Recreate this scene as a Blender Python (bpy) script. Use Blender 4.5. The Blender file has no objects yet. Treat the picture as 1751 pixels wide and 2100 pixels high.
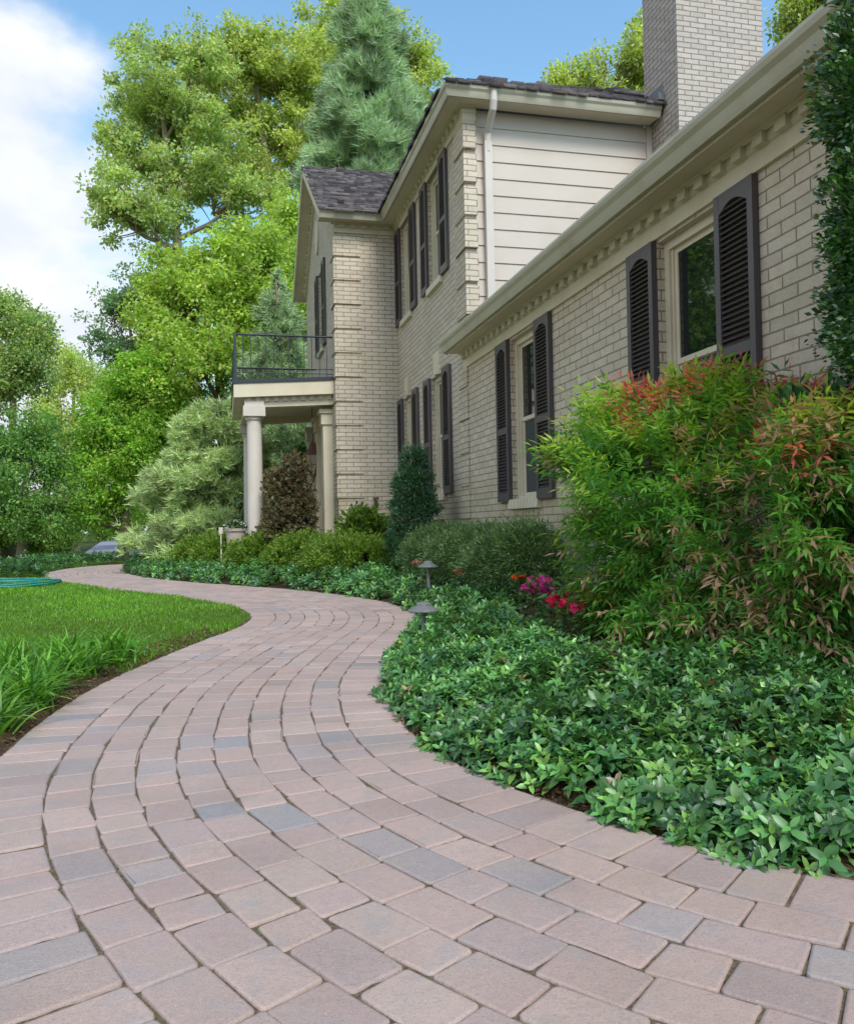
import bpy, math, random
import numpy as np
from mathutils import Matrix, Vector
rng = np.random.default_rng(7); random.seed(7)
SC = bpy.context.scene; COL = SC.collection
R_ = math.radians

# ------------------------------------------------------------------ camera
H = 0.9; FPX = 1720.0; YAW = R_(13.6); PITCH = math.atan(29/1720); ROLL = .02
F0 = np.array([math.sin(YAW), math.cos(YAW), 0.]); R0 = np.array([math.cos(YAW), -math.sin(YAW), 0.])
FW = math.cos(PITCH)*F0 + np.array([0, 0, math.sin(PITCH)])
U0 = -math.sin(PITCH)*F0 + np.array([0, 0, math.cos(PITCH)])
RT = math.cos(ROLL)*R0 - math.sin(ROLL)*U0; UP = math.sin(ROLL)*R0 + math.cos(ROLL)*U0
EYE = np.array([0, 0, H])
def ray(x, y): return FW + (x-875.5)/FPX*RT - (y-1050)/FPX*UP
def P(x, y, d): return EYE + ray(x, y)*d
def atz(x, y, z=0.):
    r = ray(x, y); return EYE + r*((z-H)/r[2])
cam = bpy.data.cameras.new("Camera"); co = bpy.data.objects.new("Camera", cam); COL.objects.link(co)
M = Matrix.Identity(4)
for i in range(3):
    M[i][0] = RT[i]; M[i][1] = UP[i]; M[i][2] = -FW[i]; M[i][3] = EYE[i]
co.matrix_world = M; cam.sensor_fit = 'HORIZONTAL'; cam.sensor_width = 36; cam.lens = 36*1720/1751
cam.clip_start = .05; cam.clip_end = 2000; SC.camera = co

# ------------------------------------------------------------------ materials
def nt(name):
    m = bpy.data.materials.new(name); m.use_nodes = True; t = m.node_tree; t.nodes.clear(); return m, t
def N(t, typ, **kw):
    n = t.nodes.new(typ)
    for k, v in kw.items():
        if k.startswith('i_'):
            kk = k[2:].replace('_', ' '); n.inputs[kk].default_value = v
        else: setattr(n, k, v)
    return n
def L(t, a, b): t.links.new(a, b)
def math_(t, op, a=None, b=None, va=None, vb=None, clamp=False):
    n = t.nodes.new('ShaderNodeMath'); n.operation = op; n.use_clamp = clamp
    if a is not None: L(t, a, n.inputs[0])
    elif va is not None: n.inputs[0].default_value = va
    if b is not None: L(t, b, n.inputs[1])
    elif vb is not None: n.inputs[1].default_value = vb
    return n.outputs[0]
def mixc(t, fac, a, b, mode='MIX'):
    n = t.nodes.new('ShaderNodeMix'); n.data_type = 'RGBA'; n.blend_type = mode
    for s, v in ((n.inputs[0], fac), (n.inputs[6], a), (n.inputs[7], b)):
        if hasattr(v, 'is_linked'): L(t, v, s)
        elif isinstance(v, tuple): s.default_value = v+(1,) if len(v) == 3 else v
        else: s.default_value = v
    return n.outputs[2]
def noise(t, scale, detail=4, vec=None, rough=.55):
    n = N(t, 'ShaderNodeTexNoise'); n.inputs['Scale'].default_value = scale; n.inputs['Detail'].default_value = detail
    n.inputs['Roughness'].default_value = rough
    if vec is None:
        tc = N(t, 'ShaderNodeTexCoord'); vec = tc.outputs['Object']
    L(t, vec, n.inputs['Vector']); return n.outputs[0]
def ramp(t, fac, a, b):
    n = N(t, 'ShaderNodeMapRange'); n.inputs[1].default_value = a; n.inputs[2].default_value = b; L(t, fac, n.inputs[0]); return n.outputs[0]
def bump(t, h, strength=.3, dist=.01):
    n = N(t, 'ShaderNodeBump'); n.inputs['Strength'].default_value = strength; n.inputs['Distance'].default_value = dist
    L(t, h, n.inputs['Height']); return n.outputs[0]
def princ(t, col, rough=.6, nrm=None, spec=.4, metal=0.):
    b = N(t, 'ShaderNodeBsdfPrincipled'); o = N(t, 'ShaderNodeOutputMaterial'); L(t, b.outputs[0], o.inputs[0])
    if hasattr(col, 'is_linked'): L(t, col, b.inputs['Base Color'])
    else: b.inputs['Base Color'].default_value = col+(1,)
    if hasattr(rough, 'is_linked'): L(t, rough, b.inputs['Roughness'])
    else: b.inputs['Roughness'].default_value = rough
    b.inputs['Specular IOR Level'].default_value = spec; b.inputs['Metallic'].default_value = metal
    if nrm is not None: L(t, nrm, b.inputs['Normal'])
    return b
def paint(name, c, rough=.55, var=.12, sc=6., dirt=(.3, .27, .2), spec=.35, metal=0.):
    m, t = nt(name); n = noise(t, sc, 5); n2 = noise(t, 60, 3)
    f = ramp(t, n, .45, .8); f = math_(t, 'MULTIPLY', f, vb=var)
    cc = mixc(t, f, c, tuple(c[i]*dirt[i]/.3*.6 for i in range(3)))
    princ(t, cc, rough, bump(t, n2, .15, .002), spec, metal); return m
def attr_col(t):
    a = N(t, 'ShaderNodeAttribute'); a.attribute_name = 'col'; return a.outputs['Color']
def leafmat(name, transl=.35, gloss=.04, rough=.45):
    m, t = nt(name); c = attr_col(t)
    d = N(t, 'ShaderNodeBsdfDiffuse'); L(t, c, d.inputs[0])
    tr = N(t, 'ShaderNodeBsdfTranslucent')
    c2 = mixc(t, 1., c, (1.25, 1.2, .55), 'MULTIPLY'); L(t, c2, tr.inputs[0])
    g = N(t, 'ShaderNodeBsdfGlossy'); g.inputs['Roughness'].default_value = rough; g.inputs[0].default_value = (.9, .95, 1, 1)
    mx = N(t, 'ShaderNodeMixShader'); mx.inputs[0].default_value = transl; L(t, d.outputs[0], mx.inputs[1]); L(t, tr.outputs[0], mx.inputs[2])
    fr = N(t, 'ShaderNodeLayerWeight'); fr.inputs[0].default_value = .25
    ff = math_(t, 'ADD', math_(t, 'MULTIPLY', fr.outputs['Fresnel'], vb=gloss*3), vb=gloss)
    mg = N(t, 'ShaderNodeMixShader'); L(t, ff, mg.inputs[0]); L(t, mx.outputs[0], mg.inputs[1]); L(t, g.outputs[0], mg.inputs[2])
    o = N(t, 'ShaderNodeOutputMaterial'); L(t, mg.outputs[0], o.inputs[0]); return m
def brickmat(name, c1, c2, mort, bw=.222, rh=.0677, ms=.0055, stain=0.):
    m, t = nt(name); tc = N(t, 'ShaderNodeTexCoord'); g = N(t, 'ShaderNodeNewGeometry')
    s = N(t, 'ShaderNodeSeparateXYZ'); L(t, tc.outputs['Object'], s.inputs[0])
    sn = N(t, 'ShaderNodeSeparateXYZ'); L(t, g.outputs['True Normal'], sn.inputs[0])
    isx = math_(t, 'GREATER_THAN', math_(t, 'ABSOLUTE', sn.outputs[0]), vb=.5)
    mu = N(t, 'ShaderNodeMix'); L(t, isx, mu.inputs[0]); L(t, s.outputs[0], mu.inputs[2]); L(t, s.outputs[1], mu.inputs[3])
    cb = N(t, 'ShaderNodeCombineXYZ'); L(t, mu.outputs[0], cb.inputs[0]); L(t, s.outputs[2], cb.inputs[1])
    wob = N(t, 'ShaderNodeTexNoise'); wob.inputs['Scale'].default_value = 4.5; L(t, cb.outputs[0], wob.inputs['Vector'])
    sc = N(t, 'ShaderNodeVectorMath', operation='SCALE'); L(t, wob.outputs['Color'], sc.inputs[0]); sc.inputs['Scale'].default_value = .011
    ad = N(t, 'ShaderNodeVectorMath', operation='ADD'); L(t, cb.outputs[0], ad.inputs[0]); L(t, sc.outputs[0], ad.inputs[1])
    b = N(t, 'ShaderNodeTexBrick'); L(t, ad.outputs[0], b.inputs['Vector'])
    b.inputs['Scale'].default_value = 1; b.inputs['Brick Width'].default_value = bw; b.inputs['Row Height'].default_value = rh
    b.inputs['Mortar Size'].default_value = ms; b.inputs['Mortar Smooth'].default_value = .25; b.inputs['Bias'].default_value = -.1
    b.inputs['Color1'].default_value = c1+(1,); b.inputs['Color2'].default_value = c2+(1,); b.inputs['Mortar'].default_value = mort+(1,)
    n1 = noise(t, 55, 5, cb.outputs[0], .7); n2 = noise(t, 1.3, 4, cb.outputs[0]); n3 = noise(t, 14, 3, cb.outputs[0])
    c = mixc(t, ramp(t, n1, .3, .75), b.outputs['Color'], mixc(t, 1., b.outputs['Color'], (.8, .78, .76), 'MULTIPLY'))
    c = mixc(t, math_(t, 'MULTIPLY', ramp(t, n3, .45, .75), vb=.5), c, mixc(t, 1., c, (.80, .74, .68), 'MULTIPLY'))
    c = mixc(t, math_(t, 'MULTIPLY', ramp(t, n2, .45, .8), vb=.45), c, mixc(t, 1., c, (.8, .82, .66), 'MULTIPLY'))
    low = N(t, 'ShaderNodeMapRange'); low.inputs[1].default_value = 2.0; low.inputs[2].default_value = .9; L(t, s.outputs[2], low.inputs[0])
    c = mixc(t, math_(t, 'MULTIPLY', math_(t, 'MULTIPLY', low.outputs[0], ramp(t, n2, .3, .7)), vb=.6), c, mixc(t, 1., c, (.74, .76, .50), 'MULTIPLY'))
    h = math_(t, 'ADD', math_(t, 'MULTIPLY', b.outputs['Fac'], vb=-1.), math_(t, 'MULTIPLY', n1, vb=.35))
    princ(t, c, .85, bump(t, h, .9, .008), .2); return m

MAT = {}
MAT['brick'] = brickmat('brick', (.71, .63, .515), (.60, .53, .43), (.33, .27, .21), ms=.0052)
MAT['chim'] = brickmat('chimney_brick', (.60, .54, .49), (.50, .45, .41), (.29, .25, .22), bw=.19, rh=.0615, ms=.0065)
MAT['cream'] = paint('cream_trim', (.66, .595, .45), .5, .4, 2.5)
MAT['gut'] = paint('gutter_paint', (.50, .465, .36), .35, .5, 3., spec=.5)
MAT['siding'] = paint('siding_paint', (.56, .495, .43), .55, .25, 1.5)
MAT['white'] = paint('white_paint', (.60, .55, .49), .5, .2, 4.)
MAT['shutter'] = paint('shutter_paint', (.085, .072, .078), .42, .2, 5., spec=.5)
MAT['iron'] = paint('black_iron', (.018, .024, .035), .4, .2, 9., spec=.5)
MAT['bark'] = paint('bark', (.20, .155, .115), .9, .9, 3.)
MAT['palebark'] = paint('pale_bark', (.40, .33, .25), .9, .8, 2.)
MAT['stem'] = paint('stem_bark', (.12, .085, .05), .9, .6, 12.)
MAT['metal'] = paint('grey_metal', (.16, .17, .17), .4, .5, 20., spec=.5)
MAT['copper'] = paint('aged_copper', (.17, .10, .08), .5, .5, 20.)
MAT['conc'] = paint('cast_stone', (.42, .36, .32), .85, .4, 9.)
MAT['hose'] = paint('hose_rubber', (.01, .23, .20), .4, .3, 4., spec=.5)
MAT['asph'] = paint('asphalt', (.24, .24, .30), .85, .3, 3.)
MAT['leaf'] = leafmat('leaf', .55, .015, .5)
MAT['leafg'] = leafmat('glossy_leaf', .25, .05, .42)
MAT['needle'] = leafmat('needle', .2, .03, .5)
MAT['grass'] = leafmat('grass_blade', .4, .03, .45)
MAT['petal'] = leafmat('petal', .45, .01, .6)
def m_glass():
    m, t = nt('window_glass'); n = noise(t, 1.6, 2)
    princ(t, (.010, .014, .013), .02, bump(t, n, .03, .02), 1.); return m
MAT['glass'] = m_glass()
m, t = nt('insect_screen'); princ(t, (.035, .045, .055), .35, None, .5); MAT['screen'] = m
m, t = nt('lamp_glass'); princ(t, (.45, .38, .3), .2, None, .5); MAT['lampglass'] = m
m, t = nt('paver')
c = attr_col(t); n1 = noise(t, 300, 3, rough=.7); n2 = noise(t, 38, 5, rough=.6); n3 = noise(t, 5, 4)
c = mixc(t, ramp(t, n1, .35, .7), mixc(t, 1., c, (.86, .85, .85), 'MULTIPLY'), mixc(t, 1., c, (1.1, 1.1, 1.1), 'MULTIPLY'))
c = mixc(t, math_(t, 'MULTIPLY', ramp(t, n2, .42, .68), vb=.5), c, mixc(t, 1., c, (.84, .84, .9), 'MULTIPLY'))
c = mixc(t, math_(t, 'MULTIPLY', ramp(t, n3, .5, .75), vb=.45), c, (.37, .30, .25))
n4 = noise(t, 7.5, 6, rough=.6); c = mixc(t, math_(t, 'MULTIPLY', ramp(t, n4, .52, .7), vb=.6), c, (.32, .30, .30))
n5 = noise(t, 1.6, 6); c = mixc(t, math_(t, 'MULTIPLY', ramp(t, n5, .46, .7), vb=.55), c, mixc(t, 1., c, (.78, .74, .7), 'MULTIPLY'))
vo = N(t, 'ShaderNodeTexVoronoi'); vo.inputs['Scale'].default_value = 70
tc = N(t, 'ShaderNodeTexCoord'); L(t, tc.outputs['Object'], vo.inputs['Vector'])
spk = math_(t, 'LESS_THAN', vo.outputs['Distance'], vb=.1)
sep = N(t, 'ShaderNodeSeparateColor'); L(t, vo.outputs['Color'], sep.inputs[0])
spk = math_(t, 'MULTIPLY', spk, math_(t, 'GREATER_THAN', sep.outputs[0], vb=.72))
c = mixc(t, math_(t, 'MULTIPLY', spk, vb=.6), c, (.62, .57, .52))
pit = noise(t, 130, 3, rough=.7); pit = ramp(t, pit, .52, .68); c = mixc(t, math_(t, 'MULTIPLY', pit, vb=.22), c, mixc(t, 1., c, (.62, .6, .58), 'MULTIPLY'))
h = math_(t, 'SUBTRACT', math_(t, 'ADD', math_(t, 'MULTIPLY', n1, vb=.5), math_(t, 'MULTIPLY', n2, vb=1.6)), math_(t, 'MULTIPLY', pit, vb=.7))
princ(t, c, .85, bump(t, h, .45, .003), .25); MAT['paver'] = m
m, t = nt('joint_sand'); n = noise(t, 90, 4); n2 = noise(t, 4, 3)
c = mixc(t, ramp(t, n, .3, .7), (.07, .052, .038), (.20, .155, .11)); c = mixc(t, math_(t, 'MULTIPLY', ramp(t, n2, .55, .7), vb=.5), c, (.10, .11, .04))
princ(t, c, .95, bump(t, n, .6, .004), .1); MAT['sand'] = m
m, t = nt('ground'); c = attr_col(t); n = noise(t, 60, 5, rough=.7); n2 = noise(t, 3.5, 4)
c = mixc(t, ramp(t, n, .3, .7), mixc(t, 1., c, (.55, .55, .55), 'MULTIPLY'), mixc(t, 1., c, (1.35, 1.3, 1.2), 'MULTIPLY'))
c = mixc(t, ramp(t, n2, .4, .7), c, mixc(t, 1., c, (1.15, 1.05, .8), 'MULTIPLY'))
princ(t, c, .95, bump(t, n, .8, .02), .1); MAT['ground'] = m
m, t = nt('shake_shingle'); c = attr_col(t); tc = N(t, 'ShaderNodeTexCoord'); mp = N(t, 'ShaderNodeMapping'); mp.inputs['Scale'].default_value = (1, 1, 1)
L(t, tc.outputs['Object'], mp.inputs[0]); n = noise(t, 30, 5, mp.outputs[0], .7)
c = mixc(t, ramp(t, n, .3, .7), mixc(t, 1., c, (.6, .6, .6), 'MULTIPLY'), c); princ(t, c, .9, bump(t, n, .5, .01), .2); MAT['shake'] = m
m, t = nt('flat_roof'); n = noise(t, 12, 5); c = mixc(t, n, (.06, .055, .06), (.13, .12, .12)); princ(t, c, .9, bump(t, n, .5, .02), .2); MAT['roofbase'] = m

# ------------------------------------------------------------------ object helpers
def tag(o, label=None, cat=None, group=None, kind=None):
    if label: o['label'] = label
    if cat: o['category'] = cat
    if group: o['group'] = group
    if kind: o['kind'] = kind
    return o
def empty(name, loc=(0, 0, 0), **k):
    o = bpy.data.objects.new(name, None); COL.objects.link(o); o.location = loc; o.empty_display_size = .1
    return tag(o, **k)
def link(name, me, parent=None):
    o = bpy.data.objects.new(name, me); COL.objects.link(o)
    if parent is not None: o.parent = parent
    return o
def npmesh(name, V, Fq, mat, col=None, parent=None, off=None):
    """V (n,3); Fq: array (m,3|4) of faces"""
    V = np.asarray(V, dtype=np.float32)
    if off is not None: V = V - np.asarray(off, dtype=np.float32)
    Fq = np.asarray(Fq, dtype=np.int32)
    me = bpy.data.meshes.new(name); k = Fq.shape[1]; m_ = len(Fq)
    me.vertices.add(len(V)); me.vertices.foreach_set('co', V.ravel())
    me.loops.add(m_*k); me.loops.foreach_set('vertex_index', Fq.ravel())
    me.polygons.add(m_); me.polygons.foreach_set('loop_start', np.arange(0, m_*k, k, dtype=np.int32))
    me.update(calc_edges=True)
    if col is not None:
        a = me.attributes.new('col', 'FLOAT_COLOR', 'POINT')
        c4 = np.ones((len(V), 4), dtype=np.float32); c4[:, :3] = col; a.data.foreach_set('color', c4.ravel())
    me.materials.append(mat); return link(name, me, parent)
class MB:
    def __init__(s): s.v = []; s.f = []
    def add(s, vs, fs):
        n = len(s.v); s.v += [tuple(map(float, v)) for v in vs]; s.f += [tuple(i+n for i in f) for f in fs]
    def box(s, x0, x1, y0, y1, z0, z1):
        s.add([(x, y, z) for z in (z0, z1) for y in (y0, y1) for x in (x0, x1)],
              [(0, 2, 3, 1), (4, 5, 7, 6), (0, 1, 5, 4), (2, 6, 7, 3), (0, 4, 6, 2), (1, 3, 7, 5)])
    def obox(s, c, ax, ay, az):
        c = np.array(c, float); ax, ay, az = (np.array(a, float) for a in (ax, ay, az))
        s.add([c+i*ax+j*ay+k*az for k in (-1, 1) for j in (-1, 1) for i in (-1, 1)],
              [(0, 2, 3, 1), (4, 5, 7, 6), (0, 1, 5, 4), (2, 6, 7, 3), (0, 4, 6, 2), (1, 3, 7, 5)])
    def tube(s, pts, rad, n=8, cap=True):
        pts = [Vector(p) for p in pts]; k = len(pts)
        if not hasattr(rad, '__len__'): rad = [rad]*k
        vs = []; up = None
        for i, p in enumerate(pts):
            d = (pts[min(i+1, k-1)]-pts[max(i-1, 0)]).normalized()
            if up is None: up = Vector((0, 0, 1)) if abs(d.z) < .9 else Vector((1, 0, 0))
            a = d.cross(up).normalized(); b = a.cross(d).normalized(); up = b
            for j in range(n):
                t_ = 2*math.pi*j/n; vs.append(p+(a*math.cos(t_)+b*math.sin(t_))*rad[i])
        fs = [(i*n+j, i*n+(j+1) % n, (i+1)*n+(j+1) % n, (i+1)*n+j) for i in range(k-1) for j in range(n)]
        if cap: fs += [tuple(range(n))[::-1], tuple(range((k-1)*n, k*n))]
        s.add(vs, fs)
    def lathe(s, prof, c=(0, 0, 0), n=20):
        vs = [(c[0]+r*math.cos(2*math.pi*j/n), c[1]+r*math.sin(2*math.pi*j/n), c[2]+z) for r, z in prof for j in range(n)]
        k = len(prof)
        fs = [(i*n+j, i*n+(j+1) % n, (i+1)*n+(j+1) % n, (i+1)*n+j) for i in range(k-1) for j in range(n)]
        fs += [tuple(range(n))[::-1], tuple(range((k-1)*n, k*n))]; s.add(vs, fs)
    def prism(s, poly, fn):
        """poly: 2D list, fn(u,v,k)->3D for k=0,1"""
        n = len(poly); s.add([fn(u, v, k) for k in (0, 1) for u, v in poly],
              [tuple(range(n)), tuple(range(2*n-1, n-1, -1))]+[(i, i+n, (i+1) % n+n, (i+1) % n) for i in range(n)])
    def sweep(s, prof, line, closed=True):
        """prof [(out,z)]; out is to the right hand of the line direction"""
        k = len(line); P_ = [np.array(p, float) for p in line]; rings = []
        for i in range(k):
            ns = []
            for a, b in ((i-1, i), (i, i+1)):
                if a >= 0 and b < k:
                    d = P_[b]-P_[a]; d /= np.linalg.norm(d); ns.append(np.array([d[1], -d[0]]))
            nrm = ns[0] if len(ns) == 1 else (ns[0]+ns[1])/(1+ns[0].dot(ns[1]))
            rings.append([(P_[i][0]+nrm[0]*o, P_[i][1]+nrm[1]*o, z) for o, z in prof])
        n = len(prof); vs = [v for r in rings for v in r]
        fs = [(i*n+j, (i+1)*n+j, (i+1)*n+(j+1) % n, i*n+(j+1) % n) for i in range(k-1) for j in range(n)]
        fs += [tuple(range(n)), tuple(range((k-1)*n, k*n))[::-1]]; s.add(vs, fs)
    def build(s, name, mat, parent=None, smooth=False, bevel=0, off=None):
        vs = s.v if off is None else [(v[0]-off[0], v[1]-off[1], v[2]-off[2]) for v in s.v]
        me = bpy.data.meshes.new(name); me.from_pydata(vs, [], s.f); me.materials.append(mat)
        if smooth:
            me.shade_smooth()
        o = link(name, me, parent)
        if bevel:
            b = o.modifiers.new('bevel', 'BEVEL'); b.width = bevel; b.segments = 2; b.limit_method = 'ANGLE'
        return o

# ------------------------------------------------------------------ foliage instancing in numpy
def nrmz(a): return a/np.maximum(np.linalg.norm(a, axis=-1, keepdims=True), 1e-9)
T_RH = (np.array([[0, 0, 0], [.45, .28, .06], [1, 0, -.04], [.45, -.28, .06]]), np.array([[0, 1, 2], [0, 2, 3]]))
T_LEAF = (np.array([[0, 0, 0], [.28, .19, .05], [.28, 0, 0], [.28, -.19, .05], [.65, .18, .03], [.65, 0, -.01], [.65, -.18, .03], [1, 0, -.1]]),
          np.array([[0, 2, 1, 1], [0, 3, 2, 2], [1, 2, 5, 4], [2, 3, 6, 5], [4, 5, 7, 7], [5, 6, 7, 7]]))
def tris(q):
    out = []
    for f in q:
        if f[2] == f[3]: out.append(f[:3])
        else: out += [[f[0], f[1], f[2]], [f[0], f[2], f[3]]]
    return np.array(out)
T_LEAF = (T_LEAF[0], tris(T_LEAF[1]))
T_LANCE = (np.array([[0, 0, 0], [.4, .11, .03], [.4, -.11, .03], [.4, 0, 0], [1, 0, -.09]]), np.array([[0, 3, 1], [0, 2, 3], [1, 3, 4], [3, 2, 4]]))
T_SPIKE = (np.array([[0, .05, 0], [0, -.05, 0], [1, 0, 0]]), np.array([[0, 1, 2]]))
T_BLADE = (np.array([[0, .04, 0], [0, -.04, 0], [.5, .035, .0], [.5, -.035, .0], [1, 0, -.22]]), np.array([[0, 1, 3], [0, 3, 2], [2, 3, 4]]))
a_ = np.linspace(0, 1, 7)
T_STRAP = (np.array([[x, s*.5*w, z] for x, z, w in zip(a_*(1-.12*a_), 1.0*a_**1*0+.9*a_-1.15*a_**2.2, [.7, 1, 1, .95, .8, .5, .04]) for s in (1, -1)]),
           tris([[2*i, 2*i+1, 2*i+3, 2*i+2] for i in range(6)]))
def inst(T, pos, ax, nr, sc, col, wid=1.):
    V0, F_ = T; n = len(pos); k = len(V0)
    ax = nrmz(ax); b = nrmz(np.cross(nr, ax)); nn = np.cross(ax, b)
    sc = np.broadcast_to(np.asarray(sc, float), (n,)); wid = np.broadcast_to(np.asarray(wid, float), (n,))
    V = pos[:, None, :] + sc[:, None, None]*(V0[None, :, 0:1]*ax[:, None, :] + V0[None, :, 1:2]*wid[:, None, None]*b[:, None, :] + V0[None, :, 2:3]*nn[:, None, :])
    F2 = F_[None]+(np.arange(n)*k)[:, None, None]
    C = np.repeat(col[:, None, :], k, axis=1)
    return V.reshape(-1, 3), F2.reshape(-1, F_.shape[1]), C.reshape(-1, 3)
def merge(parts):
    Vs, Fs, Cs = [], [], []; o = 0
    for V, F_, C in parts:
        Vs.append(V); Fs.append(F_+o); Cs.append(C); o += len(V)
    return np.concatenate(Vs), np.concatenate(Fs), np.concatenate(Cs)
def rdir(n, zb=0.):
    v = rng.normal(size=(n, 3)); v[:, 2] += zb; return nrmz(v)
def pal(n, cols, wts=None, jit=.12):
    cols = np.array(cols, float); w = None if wts is None else np.array(wts)/sum(wts)
    c = cols[rng.choice(len(cols), n, p=w)]
    return np.clip(c*(1+rng.normal(0, jit, (n, 1)))*(1+rng.normal(0, .04, (n, 3))), .004, 1)
def fol(name, parts, mat, parent, off=None):
    V, F_, C = merge(parts) if isinstance(parts, list) else parts
    return npmesh(name, V, F_, MAT[mat], C, parent, off)

# ------------------------------------------------------------------ path centre line
CTRL = [(4.6, -2.6), (3.6, -1.5), (2.6, -.5), (1.9, .22), (1.22, .91), (.625, 1.545), (.215, 2.30), (-.01, 3.08), (-.055, 3.9), (.05, 4.94), (.3, 5.9), (.62, 6.9), (.95, 7.85),
        (1.10, 8.9), (.98, 10.1), (.6, 11.3), (.02, 12.6), (-.9, 14.2), (-1.8, 15.9), (-2.5, 17.75), (-3.05, 20), (-3.15, 22.2), (-2.6, 24.1), (-1.2, 24.8), (.8, 24.6)]
def catmull(pts, n=40):
    P_ = [np.array(p) for p in pts]; P_ = [2*P_[0]-P_[1]]+P_+[2*P_[-1]-P_[-2]]; out = []
    for i in range(1, len(P_)-2):
        for t_ in np.linspace(0, 1, n, endpoint=False):
            a, b, c, d = P_[i-1:i+3]
            out.append(.5*((2*b)+(-a+c)*t_+(2*a-5*b+4*c-d)*t_**2+(-a+3*b-3*c+d)*t_**3))
    out.append(P_[-2]); return np.array(out)
cl = catmull(CTRL)
for _ in range(60): cl[1:-1] = (cl[:-2]+2*cl[1:-1]+cl[2:])/4
sl = np.concatenate([[0], np.cumsum(np.linalg.norm(np.diff(cl, axis=0), axis=1))])
SLEN = sl[-1]; ss = np.arange(0, SLEN, .05)
CX = np.interp(ss, sl, cl[:, 0]); CY = np.interp(ss, sl, cl[:, 1])
TX = np.gradient(CX, ss); TY = np.gradient(CY, ss); tl = np.hypot(TX, TY); TX /= tl; TY /= tl
def cpt(s, o):
    """point at arclength s, offset o to the right of travel"""
    x = np.interp(s, ss, CX); y = np.interp(s, ss, CY); tx = np.interp(s, ss, TX); ty = np.interp(s, ss, TY)
    return x+ty*o, y-tx*o
def pdist(x, y):
    x = np.asarray(x, float).ravel(); y = np.asarray(y, float).ravel(); D = np.empty(len(x)); S = np.empty(len(x))
    for a in range(0, len(x), 20000):
        dx = x[a:a+20000, None]-CX[None]; dy = y[a:a+20000, None]-CY[None]; q = dx*dx+dy*dy; i = q.argmin(1); r = np.arange(len(i))
        o = dx[r, i]*TY[i]-dy[r, i]*TX[i]; D[a:a+20000] = np.sign(o)*np.sqrt(q[r, i]); S[a:a+20000] = ss[i]
    return D, S
HW = .84
def sstep(x, a, b):
    t_ = np.clip((x-a)/(b-a), 0, 1); return t_*t_*(3-2*t_)
def gh(x, y, D):
    """ground height"""
    z = np.where(D > 0, -.035+.035*sstep(D, HW-.03, HW+.05)+.29*sstep(D, HW+.05, HW+1.7), 0.)
    z = np.where(D <= 0, -.035+.035*sstep(-D, HW-.03, HW+.04)+.03*sstep(-D, HW+.1, 2.), z)
    far = sstep(np.hypot(x, y), 60, 300); z = z*(1-far)
    return z
def gz(x, y):
    x = np.atleast_1d(x); y = np.atleast_1d(y); D, _ = pdist(x, y); return gh(x, y, D)

# ground sheet
def axis(lo, hi, step, far):
    c = list(np.arange(lo, hi+1e-6, step)); g = step; a = []; v = lo
    while v > -far: g *= 1.18; v -= g; a.append(v)
    b = []; v = hi; g = step
    while v < far: g *= 1.18; v += g; b.append(v)
    return np.array(a[::-1]+c+b)
gx = axis(-6.5, 4.5, .07, 900); gy = axis(-1.5, 27, .09, 900)
X, Y = np.meshgrid(gx, gy); x = X.ravel(); y = Y.ravel(); D, S = pdist(x, y); z = gh(x, y, D)
z += np.where(np.abs(D) > HW+.02, .008*np.sin(x*7.1+1.3*np.sin(y*5))*np.sin(y*6.3), 0)*(np.hypot(x, y) < 40)
nx, ny = len(gx), len(gy); ii = np.arange(nx*ny).reshape(ny, nx)
Fg = np.stack([ii[:-1, :-1], ii[:-1, 1:], ii[1:, 1:], ii[1:, :-1]], -1).reshape(-1, 4)
lawn = np.array([.075, .135, .018]); soil = np.array([.11, .078, .052]); wood = np.array([.05, .075, .022])
edge = -D-HW
isl = (D < 0) & (edge > .05+.04*np.sin(S*3)) & ~((y < 5.75) & (edge < .45)) & (y > 2)
cg = np.where(isl[:, None], lawn, soil); cg = np.where(((y > 27) | (x < -14) | (np.hypot(x, y) > 45))[:, None], wood, cg)
npmesh('ground', np.stack([x, y, z], 1), Fg, MAT['ground'], cg)['kind'] = 'structure'

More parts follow.
